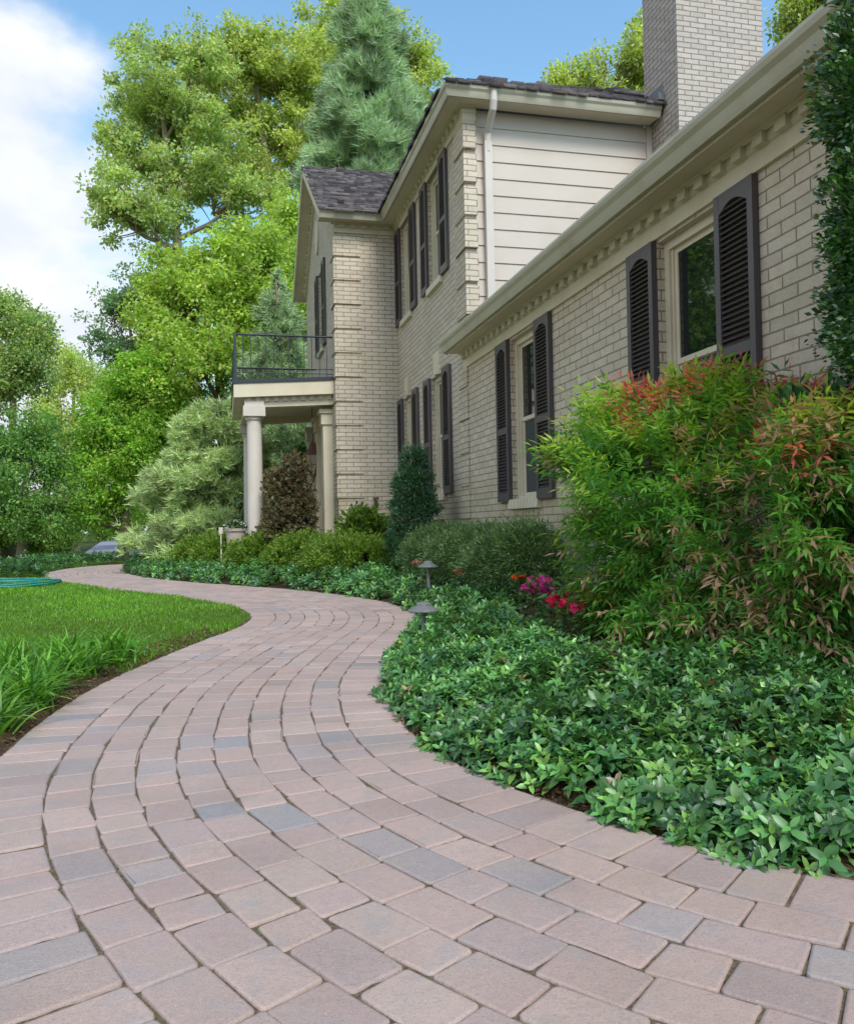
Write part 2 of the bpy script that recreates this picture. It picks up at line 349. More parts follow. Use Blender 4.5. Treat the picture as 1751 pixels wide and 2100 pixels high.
# ------------------------------------------------------------------ brick paver path
def build_path():
    V, F_, C = [], [], []
    rows = [(-HW, -HW+.25, True)]+[(-HW+.25+.1475*i, -HW+.25+.1475*(i+1), False) for i in range(8)]+[(HW-.25, HW, True)]
    cols = np.array([[.455, .34, .305], [.475, .36, .32], [.43, .325, .30], [.375, .32, .31], [.33, .305, .31], [.465, .36, .315], [.405, .315, .295]])
    w = np.array([.29, .22, .18, .07, .035, .10, .105])
    # rounded rectangle outline
    def outline(n=4):
        pts = []
        for cx, cy, a0 in ((1, 1, 0), (-1, 1, 90), (-1, -1, 180), (1, -1, 270)):
            for k in range(n): pts.append((cx, cy, R_(a0+90*k/(n-1))))
        return pts
    OL = outline()
    for o0, o1, border in rows:
        s = rng.uniform(0, .2)
        while s < SLEN-.3:
            if border: ln = rng.choice([.14, .155, .21], p=[.5, .3, .2])
            else: ln = rng.choice([.205, .145, .235], p=[.5, .25, .25])
            sm = s+ln/2
            # physical length at this offset: slow the parameter on the outside of the bend
            i = min(int(sm/.05), len(ss)-2); k_ = ((TX[i]*(TY[i+1]-TY[i])-TY[i]*(TX[i+1]-TX[i]))/.05)
            om = (o0+o1)/2; fac = 1+k_*om; dl = ln/max(fac, .4); s1 = s+dl
            gs, go = .0021+rng.uniform(0, .0014), .0022+rng.uniform(0, .0016)
            hs, ho = dl/2-gs/max(fac, .4), (o1-o0)/2-go; r = rng.uniform(.008, .015)
            cm = (s+s1)/2; tilt = rng.normal(0, .003, 2); z0 = rng.normal(0, .0009)
            skew = rng.normal(0, .0025)
            base = len(V); n = len(OL); jit = np.repeat(rng.normal(0, .0026, (4, 2)), 4, 0)+rng.normal(0, .0004, (n, 2))
            for lev, (ins, dz) in enumerate(((0, -.04), (0, -.0040), (.003, -.0007), (.009, 0))):
                for q, (cx, cy, a) in enumerate(OL):
                    ds = cx*(hs-r)+math.cos(a)*(r-ins*.9)+jit[q, 0]; do = cy*(ho-r)+math.sin(a)*(r-ins*.9)+jit[q, 1]+skew*cx
                    px, py = cpt(cm+ds, om+do); V.append((px, py, z0+dz+tilt[0]*ds+tilt[1]*do))
            for lev in range(3):
                for q in range(n):
                    F_.append((base+lev*n+q, base+lev*n+(q+1) % n, base+(lev+1)*n+(q+1) % n, base+(lev+1)*n+q))
            ctr = len(V); px, py = cpt(cm, om); V.append((px, py, z0+.0004))
            for q in range(n): F_.append((base+3*n+q, base+3*n+(q+1) % n, ctr))
            cc = cols[rng.choice(7, p=w)]*(1+rng.normal(0, .05))
            c2 = cols[rng.choice(7, p=w)]; g = rng.uniform(.2, .9) if rng.random() < .5 else 0
            for lev in range(4):
                for q, (cx, cy, a) in enumerate(OL):
                    mxx = g if cx > 0 else 0
                    C.append(cc*(1-mxx)+c2*mxx)
            C.append(cc*(1-g/2)+c2*g/2)
            s = s1
    me = bpy.data.meshes.new('path'); me.from_pydata([tuple(map(float, v)) for v in V], [], [f[::-1] for f in F_])
    a = me.attributes.new('col', 'FLOAT_COLOR', 'POINT'); c4 = np.ones((len(V), 4), np.float32); c4[:, :3] = np.array(C); a.data.foreach_set('color', c4.ravel())
    me.materials.append(MAT['paver']); me.polygons.foreach_set('use_smooth', [len(f) == 4 for f in F_]); tag(link('path', me), kind='structure')
    # joint sand bed
    s_ = np.arange(0, SLEN, .1); of = np.linspace(-HW-.01, HW+.01, 40); Vb = []
    for s in s_:
        for o in of:
            px, py = cpt(s, o); Vb.append((px, py, -.0068+rng.normal(0, .0018)))
    q = np.arange(len(s_)*40).reshape(-1, 40); Fb = np.stack([q[:-1, :-1], q[:-1, 1:], q[1:, 1:], q[1:, :-1]], -1).reshape(-1, 4)
    npmesh('path_bed', Vb, Fb, MAT['sand'])['kind'] = 'structure'
build_path()

# ------------------------------------------------------------------ HOUSE (own units, scaled 1.15)
HS = 1.15; HZ = H-HS
house = empty('brick_house', (0, 0, HZ), label='two storey tan brick house with low brick wing, dark shutters, siding and columned porch', cat='house')
house.scale = (HS,)*3
def hw(x, y, z): return np.array([x*HS, y*HS, z*HS+HZ])
WX = 2.75
def wall_x(xo, y0, y1, z0, z1, holes, depth, name, mat='brick', parent=house, top=None, t=.25):
    """wall facing -X at plane xo with rectangular holes (ya,yb,za,zb); reveals of given depth"""
    ys = sorted({y0, y1}|{v for h in holes for v in h[:2]}); zs = sorted({z0, z1}|{v for h in holes for v in h[2:]})
    vs = []; fs = []
    def q(*p): n = len(vs); vs.extend(p); fs.append(tuple(range(n, n+len(p))))
    for a, b in zip(ys, ys[1:]):
        for c, d in zip(zs, zs[1:]):
            if any(h[0] <= a and b <= h[1] and h[2] <= c and d <= h[3] for h in holes): continue
            q((xo, a, c), (xo, a, d), (xo, b, d), (xo, b, c))
    for a, b, c, d in holes:
        x1 = xo+depth
        q((xo, a, c), (x1, a, c), (x1, a, d), (xo, a, d)); q((xo, b, c), (xo, b, d), (x1, b, d), (x1, b, c))
        q((xo, a, d), (x1, a, d), (x1, b, d), (xo, b, d)); q((xo, a, c), (xo, b, c), (x1, b, c), (x1, a, c))
    if t: q((xo, y0, z0), (xo+t, y0, z0), (xo+t, y0, z1), (xo, y0, z1)); q((xo, y1, z0), (xo, y1, z1), (xo+t, y1, z1), (xo+t, y1, z0))
    if top: q(*[(xo, yy, zz) for yy, zz in top])
    mb = MB(); mb.add(vs, fs); return mb.build(name, MAT[mat], parent)
def window(x, ya, yb, za, zb, label=None, depth=.10, lights=True):
    """brick_house > window (casing) > sash, pane, pane, sill"""
    f = MB(); xo = x+depth-.05; w = .055
    f.box(xo, x+depth, ya, ya+w, za, zb); f.box(xo, x+depth, yb-w, yb, za, zb); f.box(xo, x+depth, ya+w, yb-w, zb-w, zb); f.box(xo, x+depth, ya+w, yb-w, za, za+.03)
    f.box(xo+.018, x+depth+.02, ya+w, ya+w+.02, za+.03, zb-w); f.box(xo+.018, x+depth+.02, yb-w-.02, yb-w, za+.03, zb-w)
    o = f.build('window', MAT['cream'], house)
    if label: o['label'] = label
    a, b = ya+w+.02, yb-w-.02; zm = (za+zb)/2-.02; xs = xo+.03
    for (z0, z1, dx, mt) in ((zm, zb-w, 0, 'glass'), (za+.03, zm+.03, .014, 'screen')):
        s = MB(); k = .035; s.box(xs+dx, xs+dx+.02, a, a+k, z0, z1); s.box(xs+dx, xs+dx+.02, b-k, b, z0, z1)
        s.box(xs+dx, xs+dx+.02, a+k, b-k, z1-k, z1); s.box(xs+dx, xs+dx+.02, a+k, b-k, z0, z0+k)
        s.build('sash', MAT['cream'], o)
        g = MB(); g.box(xs+dx+.008, xs+dx+.012, a+k*.8, b-k*.8, z0+k*.8, z1-k*.8); g.build('pane', MAT[mt], o)
    s = MB()
    n = max(3, int((yb-ya)/.075)); st = (yb-ya+.06)/n
    for i in range(n): s.obox((x+.02, ya-.03+st*(i+.5), za-.052), (.066, 0, -.008), (0, st/2-.004, 0), (.006, 0, .046))
    s.box(x-.03, x+.06, ya-.025, yb+.025, za-.09, za-.03)
    s.build('sill', MAT['cream'], o)
    return o
def shutter(x, ya, yb, za, zb, rail=.44, arch=True, out=-1):
    """louvred shutter lying against a wall facing -X"""
    m_ = MB(); x0, x1 = x-.042, x-.004; st = .048; zr = za+(zb-za)*rail
    m_.box(x0, x1, ya, ya+st, za, zb); m_.box(x0, x1, yb-st, yb, za, zb)
    m_.box(x0+.001, x1, ya+st, yb-st, za, za+.09); m_.box(x0+.001, x1, ya+st, yb-st, zr-.03, zr+.03)
    ym = (ya+yb)/2; hwid = (yb-ya)/2-st; tz = zb-.055
    poly = [(ya+st, zb), (ya+st, tz-.06)]+[(ym-hwid+2*hwid*i/12, tz-.06+.05*(math.sin(math.pi*i/12))) for i in range(1, 12)]+[(yb-st, tz-.06), (yb-st, zb)]
    m_.prism(poly, lambda u, v, k: (x0+.001 if k == 0 else x1, u, v))
    m_.box(x1-.006, x1-.002, ya+st, yb-st, za, zb)
    for a, b in ((za+.09, zr-.03), (zr+.03, tz-.015)):
        n = int((b-a)/.031)
        for i in range(n):
            z = a+(i+.5)*(b-a)/n; m_.obox((x0+.018, ym, z), (.0145, 0, .0105), (0, hwid, 0), (-.002, 0, .003))
    return m_.build('shutter', MAT['shutter'], house)
wins_wing = [(7.04, 7.77, 1.24, 2.80), (4.19, 4.89, 1.24, 2.80)]
GZ0 = .2
wall_x(WX, -2.5, 9.199, GZ0, 2.95, wins_wing, .12, 'wall', t=.05)
for ya, yb, za, zb in wins_wing:
    window(WX, ya, yb, za, zb); shutter(WX, yb+.005, yb+.355, 1.225, 2.815); shutter(WX, ya-.36, ya-.005, 1.225, 2.815)
w_main = [(12.03, 12.74, 4.2, 5.66), (10.27, 10.97, 4.2, 5.66), (12.05, 12.75, 1.42, 2.98), (10.29, 10.97, 1.42, 2.98)]
wall_x(WX, 9.2, 13.12, GZ0, 5.8, w_main, .12, 'wall', t=.118)
for ya, yb, za, zb in w_main:
    window(WX, ya, yb, za, zb); shutter(WX, yb+.005, min(yb+.345, 13.1), za-.015, zb+.02); shutter(WX, ya-.35, ya-.005, za-.015, zb+.02)
for yc in (12.40, 10.63):
    k = MB(); k.prism([(yc-.075, 2.985), (yc+.075, 2.985), (yc+.105, 3.27), (yc-.105, 3.27)], lambda u, v, kk: (WX-.035 if kk == 0 else WX+.02, u, v)); k.build('keystone', MAT['cream'], house)
# quoins
def quoins(cx, cy, wx_, wy, z0, z1, name='quoins', facey=True):
    m_ = MB(); z = z1
    while z-.32 > z0-.1:
        m_.box(cx-.022, cx+wx_, cy-.022 if facey else cy, cy+wy, z-.322, z)
        z -= .383
    return m_.build(name, MAT['brick'], house, bevel=0)
quoins(WX, 9.18, .135, .40, 3.2, 5.66); quoins(WX, 9.2, .03, .38, .9, 2.93, facey=False)
# gable block
GX = 1.75; GY0, GY1 = 13.1, 17.6; RY = (GY0+GY1)/2; SL = .68; EZ = 5.90; RZ = EZ+SL*(RY-12.8)
gwin = [(14.62, 15.34, 4.2, 5.62)]; gdoor = [(14.95, 15.95, .68, 2.85)]
wall_x(GX, GY0, GY1, GZ0, 5.8, gwin+gdoor, .12, 'wall', top=[(GY0, 5.8), (RY, RZ-.12), (GY1, 5.8)], t=None)
sb = MB(); sb.add([(GX, GY0, GZ0), (GX, GY0, 5.8), (WX+.1, GY0, 5.8), (WX+.1, GY0, GZ0)], [(0, 1, 2, 3)])
sb.build('wall', MAT['brick'], house); sb = MB(); sb.add([(GX, GY1, GZ0), (GX, GY1, 5.8), (8, GY1, 5.8), (8, GY1, GZ0)], [(3, 2, 1, 0)])
sb.build('wall', MAT['brick'], house)
window(GX, *gwin[0]); shutter(GX, 15.35, 15.7, 4.18, 5.64); shutter(GX, 14.26, 14.61, 4.18, 5.64)
quoins(GX, GY0, .41, .41, 1.2, 5.62)
# attic louvre
v_ = MB(); v_.prism([(RY+.23*math.cos(a), 6.35+.32*math.sin(a)) for a in np.linspace(0, 2*math.pi, 16, endpoint=False)], lambda u, v, kk: (GX-.03 if kk == 0 else GX+.01, u, v)); v_.build('attic_vent', MAT['cream'], house)
# entrance door and surround
d_ = MB(); d_.box(GX+.07, GX+.11, 14.95, 15.95, .68, 2.85); dr = d_.build('door', MAT['shutter'], house)
h_ = MB(); h_.lathe([(.0, 0), (.03, .01), (.035, .03), (.02, .05), (0, .055)], (GX+.04, 15.05, 1.7), 10); h_.build('handle', MAT['lampglass'], dr)
for yc in (13.72, 14.7, 16.2):
    p_ = MB(); p_.box(GX-.17, GX, yc-.13, yc+.13, .68, 2.68); po = p_.build('pilaster', MAT['cream'], house, bevel=.006)
    p_ = MB(); p_.box(GX-.20, GX, yc-.16, yc+.16, .62, .82); p_.build('base', MAT['cream'], po, bevel=.006)
    p_ = MB(); p_.box(GX-.20, GX, yc-.16, yc+.16, 2.68, 2.86); p_.box(GX-.23, GX, yc-.19, yc+.19, 2.86, 2.93); p_.build('capital', MAT['cream'], po, bevel=.006)
# cornices, gutters
def eave(line_w, line_g, zf, zs, zg, dent=True, endcap=None):
    c_ = MB()
    c_.sweep([(-.02, zf), (.025, zf), (.025, zs-.085), (.04, zs-.075), (.04, zs), (-.02, zs)], line_w)
    c_.sweep([(.0, zs-.002), (.205, zs-.002), (.205, zs-.02), (.225, zs-.02), (.225, zg-.01), (.205, zg-.01), (.205, zs+.02), (0., zs+.02)], line_g)
    c_.sweep([(.04, zs-.022), (.06, zs-.03), (.075, zs-.002), (.04, zs-.002)], line_w)
    # dentils
    for a, b in zip(line_w, line_w[1:]):
        a = np.array(a); b = np.array(b)
        if np.linalg.norm(b-a) < .3: continue
        d = b-a; ln = np.linalg.norm(d); d /= ln; nn = np.array([d[1], -d[0]]); k_ = int(ln/.183)
        for i in range(k_):
            p = a+d*((i+.5)*.183+.02); q_ = p+nn*.05
            c_.obox((q_[0], q_[1], zs-.052), (d[0]*.044, d[1]*.044, 0), (nn[0]*.022, nn[1]*.022, 0), (0, 0, .030))
    co_ = c_.build('cornice', MAT['cream'], house)
    g_ = MB()
    prof = [(.225, zg-.13), (.262, zg-.135), (.272, zg-.11), (.285, zg-.07), (.305, zg-.045), (.312, zg-.02), (.31, zg), (.30, zg), (.298, zg-.015), (.235, zg-.02), (.235, zg-.005), (.225, zg-.005)]
    g_.sweep(prof, line_g); go = g_.build('gutter', MAT['gut'], house); return co_, go
eave([(WX, 9.34), (WX, -2.5)], [(WX, 9.37), (WX, -2.5)], 2.82, 3.0, 3.13)
eave([(GX, GY0), (WX, GY0), (WX, 9.18), (WX+.135, 9.18)], [(GX-.25, GY0), (WX, GY0), (WX, 9.18), (5.10, 9.18)], 5.66, 5.82, 5.93)
# siding wall facing the camera (-Y)
s_ = MB(); z = 5.81; yy = 9.22
while z > 2.6:
    s_.add([(WX+.12, yy-.004, z), (5.14, yy-.004, z), (5.14, yy-.017, z-.193), (WX+.12, yy-.017, z-.193), (WX+.12, yy, z-.197), (5.14, yy, z-.197)], [(0, 3, 2, 1), (3, 4, 5, 2)])
    z -= .197
s_.add([(WX+.12, yy+.002, 2.6), (8., yy+.002, 2.6), (8., yy+.002, 5.8), (WX+.12, yy+.002, 5.8)], [(0, 1, 2, 3)])
s_.build('siding', MAT['siding'], house)
r_ = MB(); r_.box(5.06, 5.13, yy-.04, yy+.0, 2.6, 5.81); r_.build('corner_board', MAT['siding'], house)
# downspout
d_ = MB(); yd = yy-.07; xd = 3.02
d_.tube([(xd, 8.90, 5.90), (xd, 8.905, 5.78), (xd, 8.93, 5.70), (xd, 9.05, 5.62), (xd, yd, 5.52), (xd, yd, 5.3)], .043, 10)
d_.box(xd-.045, xd+.045, yd-.035, yd+.035, 3.0, 5.42); d_.build('downspout', MAT['white'], house, bevel=.004)
# chimney
c_ = MB(); c_.box(5.136, 6.26, 8.57, 9.35, 2.6, 9.4); ch = c_.build('chimney', MAT['chim'], house)
c_ = MB(); c_.box(5.09, 6.30, 8.52, 9.40, 9.4, 9.6); c_.build('chimney_cap', MAT['conc'], ch)
c_ = MB(); c_.box(5.05, 5.134, 8.86, 8.93, 5.98, 6.06); c_.box(5.128, 5.134, 8.9, 9.3, 5.93, 6.2); c_.build('flashing', MAT['metal'], ch)
# roofs with shakes
SHK = np.array([[.10, .09, .095], [.15, .135, .135], [.19, .17, .165], [.12, .105, .115], [.07, .062, .068]])
def shakes(name, o, u, v, lu, lv, clip=None, exp=.13, lift=.012):
    o, u, v = (np.array(a, float) for a in (o, u, v)); n = np.cross(u, v); n /= np.linalg.norm(n); V = []; Fc = []; C = []
    b = 0; j = 0
    while b < lv:
        a = rng.uniform(-.1, 0)
        while a < lu:
            w = rng.uniform(.08, .2); a0, a1 = max(a, 0), min(a+w-.006, lu)
            if a1-a0 > .02 and (clip is None or clip((a0+a1)/2, b)):
                e = rng.uniform(-.018, .018); th = rng.uniform(.012, .026)+ (rng.uniform(.02, .05) if rng.random() < .05 else 0)
                q = len(V); zb_ = rng.uniform(0, .004)
                for aa, bb, nn in ((a0, b-.03+e, th+lift), (a1, b-.03+e, th+lift), (a1, b+exp*1.3, lift-.004), (a0, b+exp*1.3, lift-.004), (a0, b-.03+e, zb_), (a1, b-.03+e, zb_)):
                    V.append(o+u*aa+v*bb+n*nn)
                Fc += [(q, q+1, q+2, q+3), (q, q+4, q+5, q+1), (q, q+3, q+4, q+4), (q+1, q+5, q+2, q+2)]
                C += [SHK[rng.integers(5)]*(1+rng.normal(0, .1))]*6
            a += w
        b += exp; j += 1
    Ft = []
    for f in Fc:
        Ft.append(f[:3]);
        if f[2] != f[3]: Ft.append((f[0], f[2], f[3]))
    return npmesh(name, V, np.array(Ft), MAT['shake'], np.array(C), house)
cs = 1/math.hypot(1, SL); vs_ = (0, cs, SL*cs)
rf = MB(); X9 = 5.6
e0 = GX-.26
rf.add([(e0, 12.82, EZ), (X9, 12.82, EZ), (X9, RY, RZ), (e0, RY, RZ), (e0, GY1+.3, EZ), (X9, GY1+.3, EZ)], [(0, 1, 2, 3), (3, 2, 5, 4)])
PM = .588; B = 5.93
rf.add([(2.46, 8.88, B), (9.5, 8.88, B), (9.5, 15.9, B+PM*7.02), (9.48, 15.9, B+PM*7.02), (2.46, 22, B), (9.48, 22, B+PM*7.02)], [(0, 1, 2, 3), (0, 3, 5, 4)])
rf.add([(2.5, -2.6, 3.12), (2.5, 9.3, 3.12), (7.2, 9.3, 5.0), (7.2, -2.6, 5.0)], [(0, 3, 2, 1)])
rf.build('roof', MAT['roofbase'], house)
main_z = lambda x: B+PM*(x-2.46)
def clipg(a, b): X_ = e0+a; Z_ = EZ+b*cs*SL; return X_ < 2.5 or Z_ > main_z(X_)-.05
shakes('roof_shakes', (e0-.015, 12.82-.03, EZ), (1, 0, 0), vs_, 4.0, (RY-12.8)/cs, clipg)
cm = 1/math.hypot(1, PM)
shakes('roof_shakes', (2.44, 8.87, B), (1, 0, 0), (0, cm, PM*cm), 7., 7.0, lambda a, b: a > b*cm-.02 and not (2.6 < a < 3.9 and b*cm < .55 and False))
shakes('roof_shakes', (2.44, 22, B), (0, -1, 0), (cm, 0, PM*cm), 13.1, 4.0, lambda a, b: (22-a-8.87) > b*cm+.16)
# gable rake trim
def rake(y0, z0, y1, z1):
    m_ = MB(); d = np.array([0, y1-y0, z1-z0]); ln = np.linalg.norm(d); d /= ln; nrm = np.array([0, -d[2], d[1]]);
    if nrm[2] < 0: nrm = -nrm
    mid = np.array([0, (y0+y1)/2, (z0+z1)/2]); hl = ln/2
    m_.obox(mid+[e0+.012, 0, 0]-nrm*.085, (.014, 0, 0), d*hl, nrm*.075)
    m_.obox(mid+[(e0+GX)/2+.02, 0, 0]-nrm*.13, ((GX-e0)/2, 0, 0), d*hl, nrm*.01)
    m_.obox(mid+[GX-.02, 0, 0]-nrm*.22, (.02, 0, 0), d*(hl-.25), nrm*.08)
    for i in range(int(ln/.19)): m_.obox(mid+d*(-hl+.3+i*.183)+[GX-.06, 0, 0]-nrm*.17, (.03, 0, 0), d*.045, nrm*.03)
    return m_
for (a, b, c, d) in ((12.78, EZ+.02, RY, RZ+.04), (GY1+.32, EZ+.02, RY, RZ+.04)): rake(a, b, c, d).build('rake_trim', MAT['cream'], house)
# porch
PX0, PX1, PY0, PY1 = .175, GX, 13.30, 16.15
zt = lambda x: 3.36-.055*(GX-x)
def slab(m_, xa, xb, ya, yb, dz0, dz1):
    m_.add([(xa, ya, zt(xa)+dz0), (xb, ya, zt(xb)+dz0), (xb, yb, zt(xb)+dz0), (xa, yb, zt(xa)+dz0), (xa, ya, zt(xa)+dz1), (xb, ya, zt(xb)+dz1), (xb, yb, zt(xb)+dz1), (xa, yb, zt(xa)+dz1)],
           [(0, 3, 2, 1), (4, 5, 6, 7), (0, 1, 5, 4), (1, 2, 6, 5), (2, 3, 7, 6), (3, 0, 4, 7)])
m_ = MB(); slab(m_, PX0, PX1, PY0, PY1, -.215, 0)
slab(m_, PX0+.16, PX1, PY0+.12, PY0+.32, -.37, -.215); slab(m_, PX0+.16, PX1, PY1-.3, PY1-.12, -.33, -.215); slab(m_, PX0+.16, PX0+.34, PY0+.32, PY1-.3, -.35, -.215)
for i in range(10): slab(m_, PX0+.2+i*.14, PX0+.265+i*.14, PY0+.085, PY0+.12, -.285, -.215)
pr = m_.build('porch_roof', MAT['cream'], house)
m_ = MB(); slab(m_, PX0-.02, PX1, PY0-.02, PY1+.02, 0, .055); m_.build('roof_edge', MAT['iron'], pr)
m_ = MB(); m_.box(.05, GX, 13.35, 16.1, .3, .66); m_.box(-.28, .05, 13.9, 15.9, .3, .5); m_.build('porch_floor', MAT['conc'], house, bevel=.01)
for yc in (13.52, 15.92):
    zb_ = zt(.5)-.37; xc = .485
    m_ = MB(); m_.lathe([(.125, .80), (.127, 1.2), (.122, 1.8), (.112, zb_-.2)], (xc, yc, 0), 24); pc = m_.build('porch_column', MAT['white'], house, smooth=False)
    m_ = MB(); m_.lathe([(.112, zb_-.2), (.135, zb_-.19), (.135, zb_-.17), (.15, zb_-.14)], (xc, yc, 0), 24); m_.box(xc-.17, xc+.17, yc-.17, yc+.17, zb_-.14, zb_+.02); m_.box(xc-.15, xc+.15, yc-.15, yc+.15, zb_+.02, zb_+.1); m_.build('capital', MAT['white'], pc)
    m_ = MB(); m_.box(xc-.18, xc+.18, yc-.18, yc+.18, .66, .72); m_.lathe([(.17, .72), (.175, .75), (.15, .79), (.128, .82)], (xc, yc, 0), 24); m_.build('base', MAT['white'], pc)
# balcony railing
rz = 4.05; m_ = MB(); ra, rb, rc = PX0+.03, PY0+.03, PY1-.03
pc_ = lambda x, y: zt(x)+.055
for (x0, y0, x1, y1) in ((ra, rb, GX, rb), (ra, rb, ra, rc), (ra, rc, GX, rc)):
    for dz, th in ((0, .016), (-.50, .008), (-.57, .008)):
        m_.tube([(x0, y0, rz+dz if dz == 0 else rz+dz-.02), (x1, y1, rz+dz if dz == 0 else rz+dz-.02)], th, 6)
    ln = math.hypot(x1-x0, y1-y0); n = int(ln/.115)
    for i in range(1, n):
        f = i/n; xx, yv = x0+(x1-x0)*f, y0+(y1-y0)*f; m_.tube([(xx, yv, pc_(xx, yv)), (xx, yv, rz)], .0065, 5)
for (xx, yv) in ((ra, rb), (ra, rc), (ra, (rb+rc)/2)): m_.box(xx-.022, xx+.022, yv-.022, yv+.022, pc_(xx, yv), rz+.02)
m_.build('balcony_railing', MAT['iron'], house)
# faucet on the gable side wall
q = np.array([(ray(768, 1022)*((GY0*HS)/ray(768, 1022)[1])+EYE-np.array([0, 0, HZ]))])[0]/HS
m_ = MB(); m_.tube([(q[0], GY0-.001, q[2]), (q[0], GY0-.10, q[2]), (q[0], GY0-.12, q[2]-.05), (q[0], GY0-.12, q[2]-.2)], .018, 8); m_.lathe([(.045, -.02), (.05, 0), (.045, .02)], (q[0], GY0-.12, q[2]), 12)
m_.build('faucet', MAT['copper'], house)

# wall lantern hanging beside the entrance
lp = hw(1.22, 15.0, 0); lz = P(641, 960, 16.9)[2]; lx, ly = P(641, 900, 16.9)[:2]
lan = empty('hanging_lantern', (lx, ly, lz), label='aged copper lantern hanging under the porch beside the entrance', cat='lantern')
m_ = MB(); m_.lathe([(.02, -.16), (.05, -.12), (.10, .0), (.14, .26), (.135, .27)], n=6); m_.build('lamp_glass', MAT['lampglass'], lan)
m_ = MB(); m_.lathe([(.17, .26), (.175, .28), (.09, .40), (.05, .50), (.02, .54)], n=6)
for a in range(6):
    c, s = math.cos(a*math.pi/3), math.sin(a*math.pi/3); m_.tube([(.05*c, .05*s, -.13), (.104*c, .104*s, 0), (.146*c, .146*s, .27)], .009, 4)
m_.lathe([(.008, -.30), (.03, -.26), (.03, -.22), (.055, -.16), (.05, -.12)], n=8); m_.build('lantern_frame', MAT['copper'], lan)
m_ = MB(); m_.tube([(0, 0, .53), (0, 0, zt(1.2)*HS+HZ-.215*HS-lz+.01)], .008, 6); m_.build('chain', MAT['iron'], lan)

# planter with white flowers
pb = hw(.17, 13.62, .66); pl = empty('flower_planter', pb, label='grey cast stone planter of white flowers beside the porch column', cat='planter')
m_ = MB(); m_.lathe([(.13, 0), (.14, .03), (.175, .36), (.20, .37), (.205, .42), (.18, .42), (.17, .39)], n=24); m_.build('pot', MAT['conc'], pl)
n = 900; a = rdir(n, .4); pos = a*np.array([.2, .2, .11])*rng.uniform(.5, 1, (n, 1))+[0, 0, .45]
fl = rng.random(n) < .3; cc = np.where(fl[:, None], pal(n, [[.75, .76, .72]]), pal(n, [[.05, .12, .03]]))
fol('flowers', inst(T_RH, pos, a+rdir(n)*.8, rdir(n, 1.), .05, cc), 'petal', pl)

